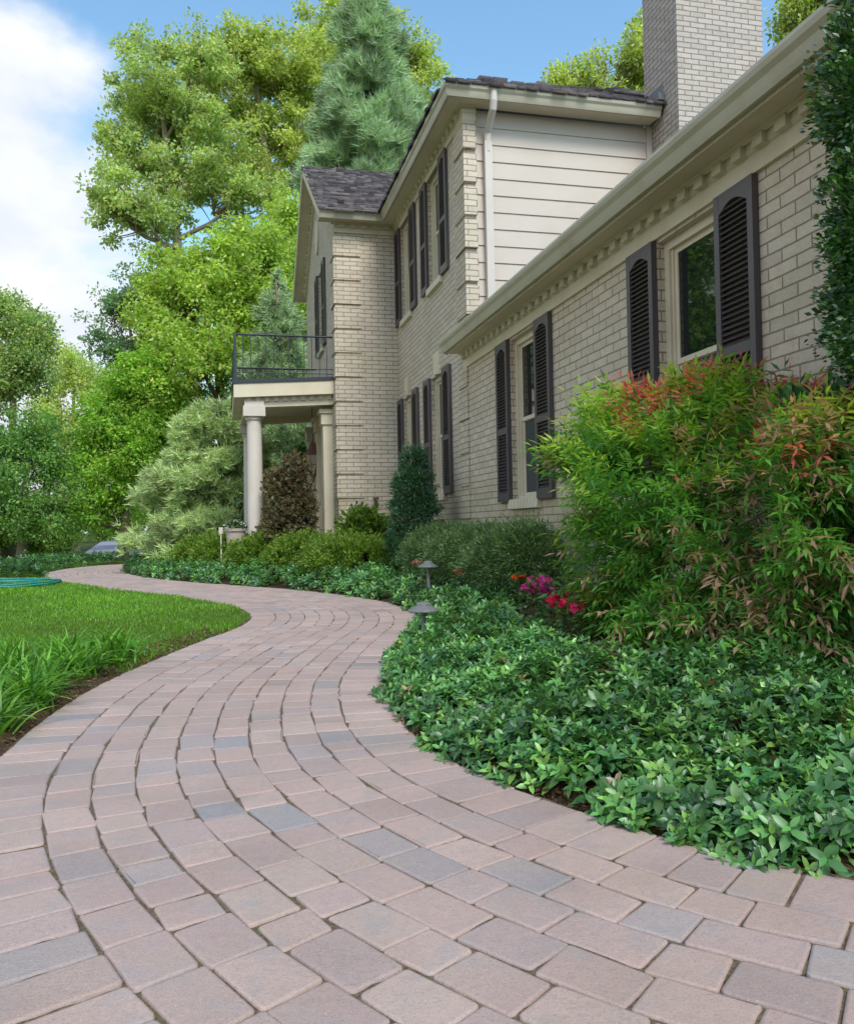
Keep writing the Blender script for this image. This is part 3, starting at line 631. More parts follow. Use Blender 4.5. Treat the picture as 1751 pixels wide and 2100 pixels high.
# ------------------------------------------------------------------ trees
def in_ell(n, c, r, shell=.5):
    d = rdir(n); rad = rng.uniform(0, 1, (n, 1))**shell; return c+d*rad*r
def tree(name, base, ells, nclu, nleaf, lsz, cols, wts, label, cat='tree', group=None, bark='bark', tr=.22, crad=.5, flat=.7, sub=None, trunk_to=None, mat='leaf', tpl=T_RH, zb=.6, limbs=True, gap=0.):
    """ells: [(px,py,rx,ry,depth)] in photo units -> world ellipsoids"""
    E_ = []
    for (px, py, rx, ry, d) in ells:
        c = P(px, py, d); E_.append((c, np.array([rx*d/FPX, (rx+ry)/2*d/FPX, ry*d/FPX])))
    vol = np.array([np.prod(r)**.75 for _, r in E_]); vol /= vol.sum()
    bx, by = base; bz = 0.
    root = empty(name, (bx, by, bz), label=label, cat=cat, group=group)
    cl_ = []
    nclu = int(nclu*3.6); crad *= .56; flat = min(1., flat*1.25)
    for (c, r), v in zip(E_, vol): cl_.append(in_ell(max(3, int(nclu*v)), c, r*np.array([1.06, 1.06, 1.06])))
    cl_ = np.concatenate(cl_); n = len(cl_); lsz *= .66; nleaf *= 1.25
    # drop clusters at random for gaps
    ph = rng.uniform(0, 6, 3); q_ = 2.1/max(crad*2.6, .5); nzv = np.sin(cl_[:, 0]*q_+ph[0]+1.3*np.sin(cl_[:, 2]*q_*.7))*np.sin(cl_[:, 1]*q_+ph[1])+np.sin(cl_[:, 2]*q_*1.2+ph[2]+cl_[:, 0]*q_*.5)
    keep = nzv > (gap*2.6-1.05); cl_ = cl_[keep]; n = len(cl_)
    per = (nleaf/n*rng.uniform(.5, 1.5, n)).astype(int); idx = np.repeat(np.arange(n), per); N_ = len(idx)
    cr = crad*rng.uniform(.6, 1.35, n)
    d = rdir(N_); rr = rng.uniform(0, 1, (N_, 1))**.6*1.15; pos = cl_[idx]+d*rr*cr[idx, None]*np.array([1, 1, flat])
    tone = rng.normal(0, .13, n)
    col = pal(N_, cols, wts, .14)*(1+tone[idx, None])
    ax = nrmz(d+rdir(N_)*.9+[0, 0, -.25]); nn = rdir(N_, zb*2)
    fol('crown', inst(tpl, pos, ax, nn, lsz*rng.uniform(.7, 1.3, N_), np.clip(col, .004, .9), 1.), mat, root, off=(bx, by, bz))
    # trunk and limbs
    mb = MB(); top = trunk_to if trunk_to is not None else E_[0][0]
    top = np.array(top); b0 = np.array([bx, by, bz-.2]); pts = []; K = 7
    for i in range(K+1):
        f = i/K; p = b0*(1-f)+top*f; p = p+np.array([math.sin(f*5+bx), math.cos(f*4+by), 0])*.12*tr*6*f*(1-f); pts.append(p)
    rad = [tr*(1.25 if i == 0 else 1)*(1-.72*i/K) for i in range(K+1)]; mb.tube(pts, rad, 8)
    if limbs:
        for (c, r) in E_:
            zc = c[2]; f = np.clip((zc-r[2]*1.1-b0[2])/(top[2]-b0[2]), .25, .9); q0 = b0*(1-f)+top*f
            md = (q0+c)/2+np.array([0, 0, -.15*np.linalg.norm(c-q0)*.5]); r0 = tr*(1-.7*f)*.62
            mb.tube([q0, md, c], [r0, r0*.7, r0*.42], 6)
            dd = np.linalg.norm((cl_-c)/r, axis=1); near = np.where(dd < 1.05)[0]; rng.shuffle(near)
            for k_ in near[:30]:
                q1 = q0*(1-.55)+c*.55 if rng.random() < .5 else c; e = cl_[k_]
                mm = (q1+e)/2+rng.normal(0, .1, 3)*np.linalg.norm(e-q1)*.3; mb.tube([q1, mm, e], [r0*.36, r0*.22, r0*.07], 5)
    mb.build('trunk', MAT[bark], root, smooth=True, off=(bx, by, bz))
    return root
def bxy(x, d):
    p = P(x, 1080, d); return p[0], p[1]
LIME = [[.54, .64, .20], [.44, .57, .16], [.62, .68, .28], [.34, .48, .12]]
MID = [[.20, .38, .06], [.27, .45, .08], [.14, .28, .05], [.34, .48, .12]]
tree('tall_tree', bxy(432, 34), [(330, 190, 110, 110, 34), (250, 300, 60, 90, 34), (280, 420, 95, 90, 33), (410, 130, 70, 75, 34), (410, 330, 110, 130, 34), (230, 440, 55, 50, 33), (340, 280, 100, 110, 35), (500, 400, 90, 80, 34)], 250, 44000, .25,
     [[.52, .64, .27], [.42, .57, .21], [.62, .70, .36], [.32, .47, .16]], [3, 3, 2, 2], 'tall light green tree leaning out leftmost against the cloud', group='tall trees behind the house', bark='palebark', tr=.34, crad=.68, gap=.22, flat=.55)
tree('tall_tree', bxy(640, 37), [(520, 130, 100, 90, 37), (600, 150, 110, 90, 37), (450, 170, 80, 90, 37), (560, 270, 120, 90, 38), (640, 320, 100, 90, 37), (500, 330, 80, 90, 36)], 230, 38000, .26,
     LIME, [3, 3, 3, 2], 'tall lime green tree with pale forked limbs rising left of the gable roof', group='tall trees behind the house', bark='palebark', tr=.36, crad=.72, gap=.21, flat=.55)
tree('tall_tree', bxy(720, 41), [(700, 90, 100, 80, 41), (820, 110, 70, 80, 41), (860, 160, 48, 75, 41), (740, 210, 100, 110, 42), (830, 240, 60, 70, 41)], 180, 30000, .28,
     LIME, [3, 3, 3, 2], 'tall yellow green tree behind the blue green pine by the roof corner', group='tall trees behind the house', bark='palebark', tr=.34, crad=.8, gap=.22, flat=.55)
tree('broadleaf_tree', bxy(470, 27), [(440, 600, 130, 100, 27), (550, 570, 90, 120, 27), (350, 560, 60, 60, 27), (350, 640, 85, 90, 27), (480, 520, 90, 60, 27), (400, 720, 130, 90, 26), (590, 500, 60, 110, 29), (500, 700, 90, 90, 27), (330, 790, 80, 70, 26)], 330, 52000, .21,
     [[.50, .66, .13], [.40, .59, .10], [.58, .70, .19], [.28, .46, .08]], [3, 3, 2, 2], 'bright lime broadleaf tree filling the middle left of the balcony', tr=.26, crad=.6, gap=.08)
tree('broadleaf_tree', bxy(335, 28), [(255, 600, 55, 50, 28), (235, 660, 60, 45, 28), (290, 700, 60, 60, 28), (225, 720, 45, 45, 28), (300, 600, 40, 50, 28)], 90, 7000, .17,
     [[.24, .40, .22], [.31, .47, .25], [.17, .31, .18]], None, 'dark blue green tree with loose sprigs against the cloud', tr=.12, crad=.42, gap=.25, flat=.5)
tree('broadleaf_tree', bxy(15, 30), [(30, 680, 75, 60, 30), (0, 640, 50, 40, 30), (60, 740, 70, 60, 30), (0, 790, 80, 70, 30), (90, 690, 30, 35, 30), (-110, 650, 90, 110, 30)], 200, 24000, .2,
     [[.34, .50, .20], [.43, .57, .21], [.26, .42, .18], [.52, .60, .22]], None, 'grey green tree cut off by the upper left edge of woods', tr=.22, crad=.65, gap=.05, flat=.6)
tree('broadleaf_tree', bxy(155, 38), [(150, 740, 50, 60, 38), (180, 800, 55, 60, 38), (120, 840, 60, 70, 38), (150, 930, 50, 60, 38)], 130, 9000, .24,
     [[.60, .74, .24], [.54, .70, .18], [.68, .76, .34]], None, 'pale yellow thin leaved tree glowing in the gap of the woods', bark='palebark', tr=.16, crad=.75, gap=.25)
tree('broadleaf_tree', bxy(40, 24.5), [(60, 900, 85, 60, 24.5), (20, 980, 90, 80, 24), (120, 960, 60, 70, 25), (80, 1040, 100, 60, 24), (-120, 900, 120, 130, 24), (-60, 1040, 80, 60, 24)], 300, 36000, .15,
     [[.17, .36, .09], [.23, .43, .11], [.13, .28, .08], [.33, .52, .13]], None, 'dark green small tree with black trunk low at the left of the lawn', tr=.17, crad=.48, gap=.05)
tree('broadleaf_tree', bxy(250, 26), [(270, 850, 95, 70, 26), (230, 930, 90, 70, 25.5), (320, 900, 80, 80, 26), (190, 1010, 60, 60, 25), (240, 1040, 60, 42, 26), (380, 860, 80, 70, 27), (310, 770, 65, 60, 25.5), (255, 780, 55, 50, 25.5), (200, 860, 50, 60, 25.5), (150, 1045, 45, 45, 25)], 300, 38000, .17,
     [[.30, .56, .07], [.38, .63, .09], [.20, .42, .05], [.47, .66, .12]], None, 'vivid green broadleaf tree behind the pale pine and the path end', tr=.18, crad=.5, gap=.05)
tree('broadleaf_tree', bxy(1250, 27), [(1170, 150, 38, 32, 27), (1150, 190, 60, 40, 27), (1240, 150, 50, 45, 27), (1320, 110, 48, 70, 27), (1345, 180, 90, 90, 28), (1250, 260, 100, 100, 28)], 200, 22000, .2,
     LIME, [3, 3, 3, 1], 'lime tree top showing over the dark roof left of the chimney', tr=.2, crad=.5, gap=.1)
tree('broadleaf_tree', bxy(1660, 24), [(1640, 0, 55, 45, 24), (1620, 45, 40, 40, 24), (1700, -60, 90, 90, 24), (1700, 60, 100, 90, 25)], 120, 13000, .2,
     LIME, None, 'lime tree top showing between chimney and the wing gutter', tr=.2, crad=.5, gap=.1)
# woodland behind and to the left: more trees standing further back
for i, (px, d, top, lab, cc) in enumerate((
    (-260, 22, 560, 'green woodland tree far out beyond the left of the lawn', MID), (-560, 24, 420, 'broad woodland tree left of the whole lawn', MID),
    (310, 48, 760, 'background tree hidden deep behind the vivid green tree', MID),
    (560, 46, 640, 'background tree showing through the balcony railing', [[.24, .38, .10], [.32, .46, .14]]), (690, 48, 700, 'background tree hidden behind the gable of the house', MID))):
    r = 150*30/d*1.1*(.45 if px == -260 else 1)
    tree('woodland_tree', bxy(px, d), [(px, top+r*.8, r, r*.8, d)]+([(-230, 420, 95, 160, 22), (-250, 650, 110, 150, 22), (-290, 850, 110, 120, 22)] if px == -260 else [])+[ (px-r*.6, top+r*1.7, r*.8, r*.8, d), (px+r*.6, top+r*1.8, r*.8, r*.8, d), (px, top+r*2.4, r, r*.6, d)], 140, 14000, .3, cc, None, lab, group='woodland trees further back', tr=.25, crad=.95)
# low understory shrubs closing the woods
for i, (px, d, yt, rx, lab) in enumerate(((-60, 29, 1075, 90, 'leftmost dark undergrowth shrub beneath the woods'), (40, 31, 1080, 85, 'undergrowth shrub under the dark left tree trunk'), (95, 33, 1082, 55, 'undergrowth shrub left of the grey driveway'))):
    tree('understory_shrub', bxy(px, d), [(px, yt+15, rx, 42, d), (px+rx*.5, yt+22, rx*.6, 30, d)], 60, 9000, .14, [[.14, .28, .05], [.22, .40, .06], [.09, .18, .04], [.32, .46, .08]], None, lab, cat='shrub', group='understory shrubs under the woods', tr=.05, crad=.42)
for i, (px, d, yt, rx) in enumerate(((205, 80, 1075, 30), (260, 85, 1070, 40), (330, 82, 1060, 50), (150, 75, 1070, 40))):
    tree('distant_tree', bxy(px, d), [(px, yt, rx, 40, d), (px+10, yt-40, rx*.9, 40, d)], 50, 5000, .4, MID, None, ['distant green tree behind the top of the driveway', 'distant tree behind the dark lamp post', 'distant tree hidden behind the pale pine', 'distant tree left of the driveway top'][i], group='distant trees beyond the driveway', tr=.2, crad=1.1)

def pine(base, top_z, prof, nbr, cols, label, tr=.16, tuft=.13, per=26, droop=.1, bark='bark', low=.3, wid=1.6, dens=1., name='pine_tree'):
    """prof: function(height fraction 0..1)->branch length"""
    bx, by = base; root = empty(name, (bx, by, 0), label=label, cat='pine tree')
    mb = MB(); mb.tube([(0, 0, -.2), (.03, 0, top_z*.5), (0, 0, top_z*.985)], [tr, tr*.6, tr*.1], 8); pos, dr, cl2 = [], [], []
    for i in range(nbr):
        f = (i+rng.random())/nbr; z = low+(top_z-low)*f; ln = prof(f)*rng.uniform(.7, 1.1); a = rng.uniform(0, 2*math.pi)
        dx, dy = math.cos(a), math.sin(a); K = 6; pts = []
        rise = rng.uniform(-.1, .45)
        for k_ in range(K+1):
            g = k_/K; pts.append(np.array([dx*ln*g, dy*ln*g, z+ln*(rise*g*1.2-droop*2.2*g*g+.1*g**3)]))
        mb.tube(pts, [max(.006, tr*.22*(1-f*.6)*(1-.9*k_/K)) for k_ in range(K+1)], 5, cap=False)
        m_ = max(4, int(per*ln*dens)); ct = rng.normal(0, .16)
        g = rng.uniform(.08, 1.08, m_)**.75; lat = rng.normal(0, 1, m_)*ln*.17*(g*(1.15-g)*2+.15)
        ip = np.array([[np.interp(gg, np.linspace(0, 1, K+1), [p[c_] for p in pts]) for c_ in range(3)] for gg in g])
        ip[:, 0] += -dy*lat; ip[:, 1] += dx*lat; ip[:, 2] += rng.normal(0, .05+tuft*.35, m_)+np.abs(lat)*.05
        pos.append(ip); dr.append(np.tile([dx, dy, .35], (m_, 1))+np.stack([-dy*lat, dx*lat, lat*0], 1)*2.2/max(ln, .2)); cl2.append(np.full(m_, ct))
    pos = np.concatenate(pos); dr = nrmz(np.concatenate(dr)); ct = np.concatenate(cl2); k_ = 12; M_ = len(pos)
    P2 = np.repeat(pos, k_, 0)+rng.normal(0, .02, (M_*k_, 3)); D2 = nrmz(np.repeat(dr, k_, 0)*.9+rdir(M_*k_)*.8+[0, 0, .12])
    col = pal(M_*k_, cols, None, .12)*(1+np.repeat(ct, k_)[:, None])
    fol('crown', inst(T_SPIKE, P2, D2, rdir(M_*k_), tuft*rng.uniform(.7, 1.25, M_*k_), np.clip(col, .01, .9), wid), 'needle', root)
    mb.build('trunk', MAT[bark], root, smooth=True); return root
SAGE = [[.50, .63, .26], [.60, .68, .32], [.42, .57, .24], [.34, .50, .24]]
p0 = P(470, 850, 19.5); pine(bxy(450, 19.5), p0[2]+.2, lambda f: 2.5*(1-f)**.6*(.55+.45*min(1, f*6)), 110, SAGE, 'pale sage soft needled pine spreading left of the porch columns', per=75, tuft=.18, low=.1, tr=.11)
p0 = P(570, 560, 25); pine(bxy(575, 25), p0[2], lambda f: 2.4*(1-f)**.75, 150, [[.40, .54, .28], [.30, .46, .25], [.48, .58, .32]], 'muted green pine rising behind the balcony railing', per=34, tuft=.2, tr=.14)
p0 = P(770, -40, 34); pine(bxy(772, 34), p0[2], lambda f: 3.9*(1-f)**.7+.35, 330, [[.40, .56, .33], [.32, .48, .29], [.49, .61, .36]], 'tall blue green pine standing above the gable roof', per=34, tuft=.46, wid=.9, tr=.22, low=5)

# ------------------------------------------------------------------ shrubs in the bed
def shrub(name, ells, n, lsz, cols, wts, label, cat='shrub', group=None, tpl=T_RH, mat='leaf', wid=1., shell=.3, outw=1., zb=.4, clump=0, crad=.1, stems=10, jit=.35):
    """ells: [(x,y,z,rx,ry,rz)] world"""
    e0_ = ells[0]; bx, by = e0_[0], e0_[1]; bz = float(gz(bx, by)[0]); root = empty(name, (bx, by, bz), label=label, cat=cat, group=group)
    v = np.array([(a[3]*a[4]+a[4]*a[5]+a[3]*a[5]) for a in ells]); v = v/v.sum(); Ps, Ds = [], []
    for e, f in zip(ells, v):
        k_ = int(n*f); d = rdir(k_, .25); c = np.array(e[:3]); r = np.array(e[3:])
        if clump:
            m_ = max(8, k_//clump); dc = rdir(m_, .25); cc_ = c+dc*r*rng.uniform(.55, 1.0, (m_, 1)); ix = rng.integers(0, m_, k_)
            pp = cc_[ix]+rdir(k_)*rng.uniform(0, 1, (k_, 1))**.6*crad*rng.uniform(.6, 1.3, m_)[ix, None]; d = nrmz(dc[ix]+rdir(k_)*.5)
        else: pp = c+d*r*rng.uniform(0, 1, (k_, 1))**shell
        Ps.append(pp); Ds.append(d)
    Ps = np.concatenate(Ps); Ds = np.concatenate(Ds); g = gz(Ps[:, 0], Ps[:, 1]); ok = (Ps[:, 2] > g+.01) & (Ps[:, 0] < 3.13); Ps = Ps[ok]; Ds = Ds[ok]; k_ = len(Ps)
    fol('foliage', inst(tpl, Ps, nrmz(Ds*outw+rdir(k_)*jit+[0, 0, .15]), rdir(k_, zb*2), lsz*rng.uniform(.7, 1.3, k_), pal(k_, cols, wts, .13), wid), mat, root, off=(bx, by, bz))
    mb = MB()
    for i in range(stems):
        e = ells[i % len(ells)]; d = rdir(1, .6)[0]; t_ = np.array(e[:3])+d*np.array(e[3:])*.8
        b_ = np.array([bx+rng.normal(0, .04), by+rng.normal(0, .04), bz-.03]); b_ = np.array([.5*bx+.5*e[0], .5*by+.5*e[1], bz-.05]) if len(ells) > 2 else b_
        mb.tube([b_, (b_+t_)/2+[0, 0, -.03], t_], [.014, .009, .003], 5)
    mb.build('stems', MAT['stem'], root, smooth=True, off=(bx, by, bz)); return root
# dwarf conifer
cx_, cy_ = P(852, 1050, 11.7)[:2]
ce = [(cx_, cy_, .62, .40, .40, .4), (cx_, cy_, 1.0, .37, .37, .42), (cx_-.02, cy_, 1.38, .30, .30, .40), (cx_, cy_, 1.75, .18, .18, .30)]
shrub('dwarf_conifer', ce, 30000, .055, [[.04, .12, .05], [.06, .16, .06], [.028, .085, .04], [.10, .22, .06]], [4, 3, 3, 1], 'dark green cone shaped dwarf conifer against the corner windows', cat='conifer', tpl=T_SPIKE, mat='needle', wid=2.6, clump=60, crad=.09, jit=.6)
YEW = [[.08, .16, .045], [.11, .20, .055], [.055, .12, .04], [.15, .26, .07]]
for (yy_, rx, ry, rz_, lab) in ((10.2, .42, .8, .38, 'low dark yew shrub beside the dwarf conifer'), (8.75, .45, .85, .36, 'middle low yew shrub under the far wing window'), (7.3, .42, .75, .38, 'low yew shrub nearest the red tipped bush')):
    shrub('yew_shrub', [(2.62, yy_, .55, rx, ry, rz_), (2.5, yy_+.3, .5, rx*.8, ry*.7, rz_*.8), (2.6, yy_-.35, .6, rx*.7, ry*.5, rz_*.85)], 36000, .038, YEW, None, lab, group='low yew shrubs along the wing wall', tpl=T_SPIKE, mat='needle', wid=2.6, clump=40, crad=.10)
AZ = [[.22, .36, .05], [.16, .29, .04], [.29, .42, .07], [.11, .21, .035]]
for (x_, y_, rx, ry, rz_, lab) in ((-.35, 17.2, .6, .6, .42, 'yellow green low shrub at the far left end of the bed'), (.1, 16.3, .65, .6, .45, 'yellow green low shrub in front of the stone planter'), (.75, 15.0, .7, .6, .44, 'yellow green low shrub in front of the porch column'), (1.3, 13.9, .6, .6, .42, 'yellow green low shrub below the entrance pilaster'), (1.85, 12.7, .6, .65, .40, 'yellow green low shrub left of the dwarf conifer')):
    shrub('azalea_shrub', [(x_, y_, .42, rx, ry, rz_), (x_+.3, y_-.2, .4, rx*.7, ry*.7, rz_*.85), (x_-.3, y_+.25, .38, rx*.7, ry*.7, rz_*.8)], 15000, .052, AZ, None, lab, group='yellow green low shrubs behind the ground cover', clump=30, crad=.11)
q = P(745, 1085, 13.4); shrub('leafy_shrub', [(q[0], q[1], .75, .42, .35, .42), (q[0]+.2, q[1], .65, .35, .3, .38)], 6000, .085, [[.11, .21, .03], [.17, .29, .04], [.06, .12, .02]], None, 'broad leaved green shrub against the gable side wall', clump=25, crad=.14)
q = P(590, 1020, 14.9); shrub('dark_leaved_shrub', [(q[0]+.05, q[1], 1.1, .38, .36, .5), (q[0]-.1, q[1], 1.5, .26, .26, .42), (q[0]+.12, q[1], 1.85, .2, .2, .32), (q[0]+.2, q[1], 1.3, .25, .25, .4), (q[0]-.15, q[1], .8, .35, .4, .4)], 12000, .085, [[.19, .14, .09], [.28, .22, .14], [.10, .08, .055], [.15, .19, .08]], None, 'brown leaved upright shrub right of the near porch column', clump=18, crad=.17, jit=.9)
q = P(622, 1000, 20.5); shrub('columnar_evergreen', [(q[0], q[1], 1.2, .42, .42, 1.1), (q[0], q[1], 2.1, .25, .25, .8)], 15000, .10, [[.05, .13, .03], [.09, .19, .03], [.03, .08, .03]], None, 'bright green column shaped evergreen seen through the porch', cat='evergreen', clump=40, crad=.15)
q = P(660, 1000, 19.5); shrub('columnar_evergreen', [(q[0]-.3, q[1]+.3, .8, .4, .4, .8)], 8000, .10, [[.03, .09, .04], [.05, .12, .05]], None, 'dark rounded evergreen low behind the entrance wall', cat='evergreen', clump=40, crad=.15)
# tall evergreen by the right edge
q = (2.76, 2.87)
te = [(q[0], q[1], 1.72, .32, .34, .42), (q[0]+.02, q[1], 2.1, .34, .34, .5), (q[0]-.02, q[1]+.02, 2.65, .3, .3, .45), (q[0]+.05, q[1], 3.1, .24, .24, .4)]
shrub('tall_evergreen', te, 75000, .028, [[.05, .15, .03], [.085, .22, .035], [.03, .095, .025], [.14, .32, .04]], [4, 3, 4, 1.4], 'tall dark evergreen cut off by the right edge of the wing wall', cat='evergreen', mat='leafg', clump=60, crad=.085, stems=16)
q = P(1735, 850, 3.7); shrub('broadleaf_shrub', [(q[0]+.08, q[1], q[2]-.06, .20, .22, .20), (q[0]+.0, q[1]+.2, q[2]-.02, .16, .2, .13), (q[0]+.1, q[1], q[2]-.4, .25, .25, .3)], 1500, .07, [[.06, .17, .05], [.10, .24, .08], [.035, .10, .035]], None, 'glossy broad leaved green shrub between evergreen and red tipped bush', tpl=T_LEAF, mat='leafg', clump=12, crad=.1)

# ------------------------------------------------------------------ nandina
def nandina():
    root = empty('nandina_bush', (2.45, 4.1, float(gz(2.45, 4.1)[0])), label='large nandina bush with green leaves and red tipped new growth', cat='bush'); off = root.location
    E_ = [(1480, 905, 200, 110, 4.7, 1.), (1290, 900, 115, 75, 5.0, .7), (1640, 960, 140, 110, 4.2, .9), (1360, 1010, 170, 130, 4.7, 1.), (1560, 1090, 190, 160, 4.2, 1.1), (1290, 1150, 95, 110, 4.9, .7), (1400, 1180, 120, 130, 4.7, .8),
          (1700, 1130, 120, 150, 3.5, 1.), (1690, 960, 110, 100, 3.6, .9), (1640, 1270, 130, 75, 3.6, .7), (1420, 1270, 130, 60, 4.3, .6), (1255, 1030, 50, 70, 5., .3), (1190, 960, 55, 25, 5.0, .22), (1540, 1220, 150, 110, 4.0, .7), (1640, 865, 70, 40, 4.5, .25), (1470, 845, 120, 50, 4.8, .4), (1285, 1235, 50, 60, 4.8, .35)]
    w = np.array([e[5] for e in E_]); w /= w.sum(); NS = 6600; pos, out, px, py = [], [], [], []
    for e, f in zip(E_, w):
        k_ = int(NS*f); c = P(e[0], e[1], e[4]); r = np.array([e[2], (e[2]+e[3])/2*.8, e[3]])*e[4]/FPX; r[1] = min(r[1], .38)
        d = rdir(k_, .1); pp = c+d*r*rng.uniform(.25, 1.12, (k_, 1))**.55; pos.append(pp); out.append(d)
    pos = np.concatenate(pos); out = np.concatenate(out); ok = (pos[:, 0] < 3.02) & (pos[:, 2] > .2); cull = np.sin(pos[:, 0]*9+pos[:, 2]*6)*np.sin(pos[:, 1]*7.5-1)*np.sin(pos[:, 2]*10+2); ok &= cull > -.42; pos, out = pos[ok], out[ok]; n = len(pos)
    cen = np.array([2.45, 4.2, .55]); rad = nrmz(pos-cen+[0, 0, .25]); h = (pos[:, 2]-.3)/1.35; left = (pos[:, 1]-4.2)
    d = nrmz(rad*1.1+out*.5+rdir(n)*.45+[0, 0, .1]); d[:, 2] -= .25*(h < .6); d = nrmz(d)
    # colour groups
    G = np.array([[.13, .36, .06], [.18, .44, .07], [.09, .26, .06]]); LM = np.array([[.40, .60, .07], [.32, .54, .06], [.50, .64, .10]]); RD = np.array([[.72, .16, .13], [.74, .30, .20], [.60, .12, .14]]); PK = np.array([[.60, .36, .28], [.52, .34, .24]]); OL = np.array([[.30, .40, .05], [.22, .33, .05]])
    u = rng.random(n); nz = np.sin(pos[:, 0]*5+1)*np.sin(pos[:, 1]*4.3+.6)*np.sin(pos[:, 2]*5.2); sel = np.zeros(n, int)
    edge_ = np.linalg.norm((pos-cen)/[.6, 1.3, .85], axis=1)
    pl_ = np.clip((h-.5)*2.2+.25*(left > .3)+nz*.45, 0, .9); pr_ = np.clip((h-.74)*2.6+nz*.5-.5*(left > .7), 0, .85)+.45*np.clip((h-.5)*3, 0, 1)*(left < -.35)*(nz > -.2)
    sel[u < pl_] = 1; u2 = rng.random(n); sel[u2 < pr_] = 2; sel[(rng.random(n) < .05+.18*(left < -.2)) & (h < .8)] = 3; sel[(rng.random(n) < .28) & (h < .5) & (left > 0)] = 4
    base = np.empty((n, 3))
    for k_, A in enumerate((G, LM, RD, PK, OL)):
        s = sel == k_; base[s] = A[rng.integers(0, len(A), s.sum())]
    L_ = rng.uniform(.13, .24, n); side = nrmz(np.cross(d, rdir(n, 2.5))); upv = np.cross(side, d); parts = []; tw = MB()
    for j, g in enumerate((.15, .15, .38, .38, .6, .6, .8, .8, 1., .48, .7)):
        sg = 1 if j % 2 else -1
        p = pos+d*(L_*g)[:, None]+np.array([0, 0, -1.])*(L_*g*g*.22)[:, None]
        if g == 1.: a = d+rdir(n)*.15
        elif j > 8: a = d*.5+upv*.9*sg+rdir(n)*.25
        else: a = d*.65+side*sg*.95+rdir(n)*.28
        a = nrmz(a+[0, 0, -.28]); col = np.clip(base*(1+rng.normal(0, .13, (n, 1))), .01, .8)
        parts.append(inst(T_LANCE, p, a, upv+rdir(n)*.5+[0, 0, .5], rng.uniform(.045, .084, n), col, 1.1))
    fol('foliage', parts, 'leafg' if False else 'leaf', root, off)
    # canes, many fine upright stems that branch at the top
    for i in range(34):
        b = np.array([rng.normal(2.45, .1), rng.normal(4.15, .28), .22]); t_ = pos[rng.integers(n)]; mid = (b+t_)/2+np.array([0, 0, .1]); mid[:2] = b[:2]*.65+t_[:2]*.35
        tw.tube([b, mid, t_], [.009, .007, .004], 5)
        for k_ in range(3):
            e = pos[np.argsort(np.linalg.norm(pos-t_, axis=1))[rng.integers(1, 30)]]; tw.tube([mid*.3+t_*.7, e], [.004, .002], 4)
    tw.build('canes', MAT['stem'], root, smooth=True, off=off)
nandina()

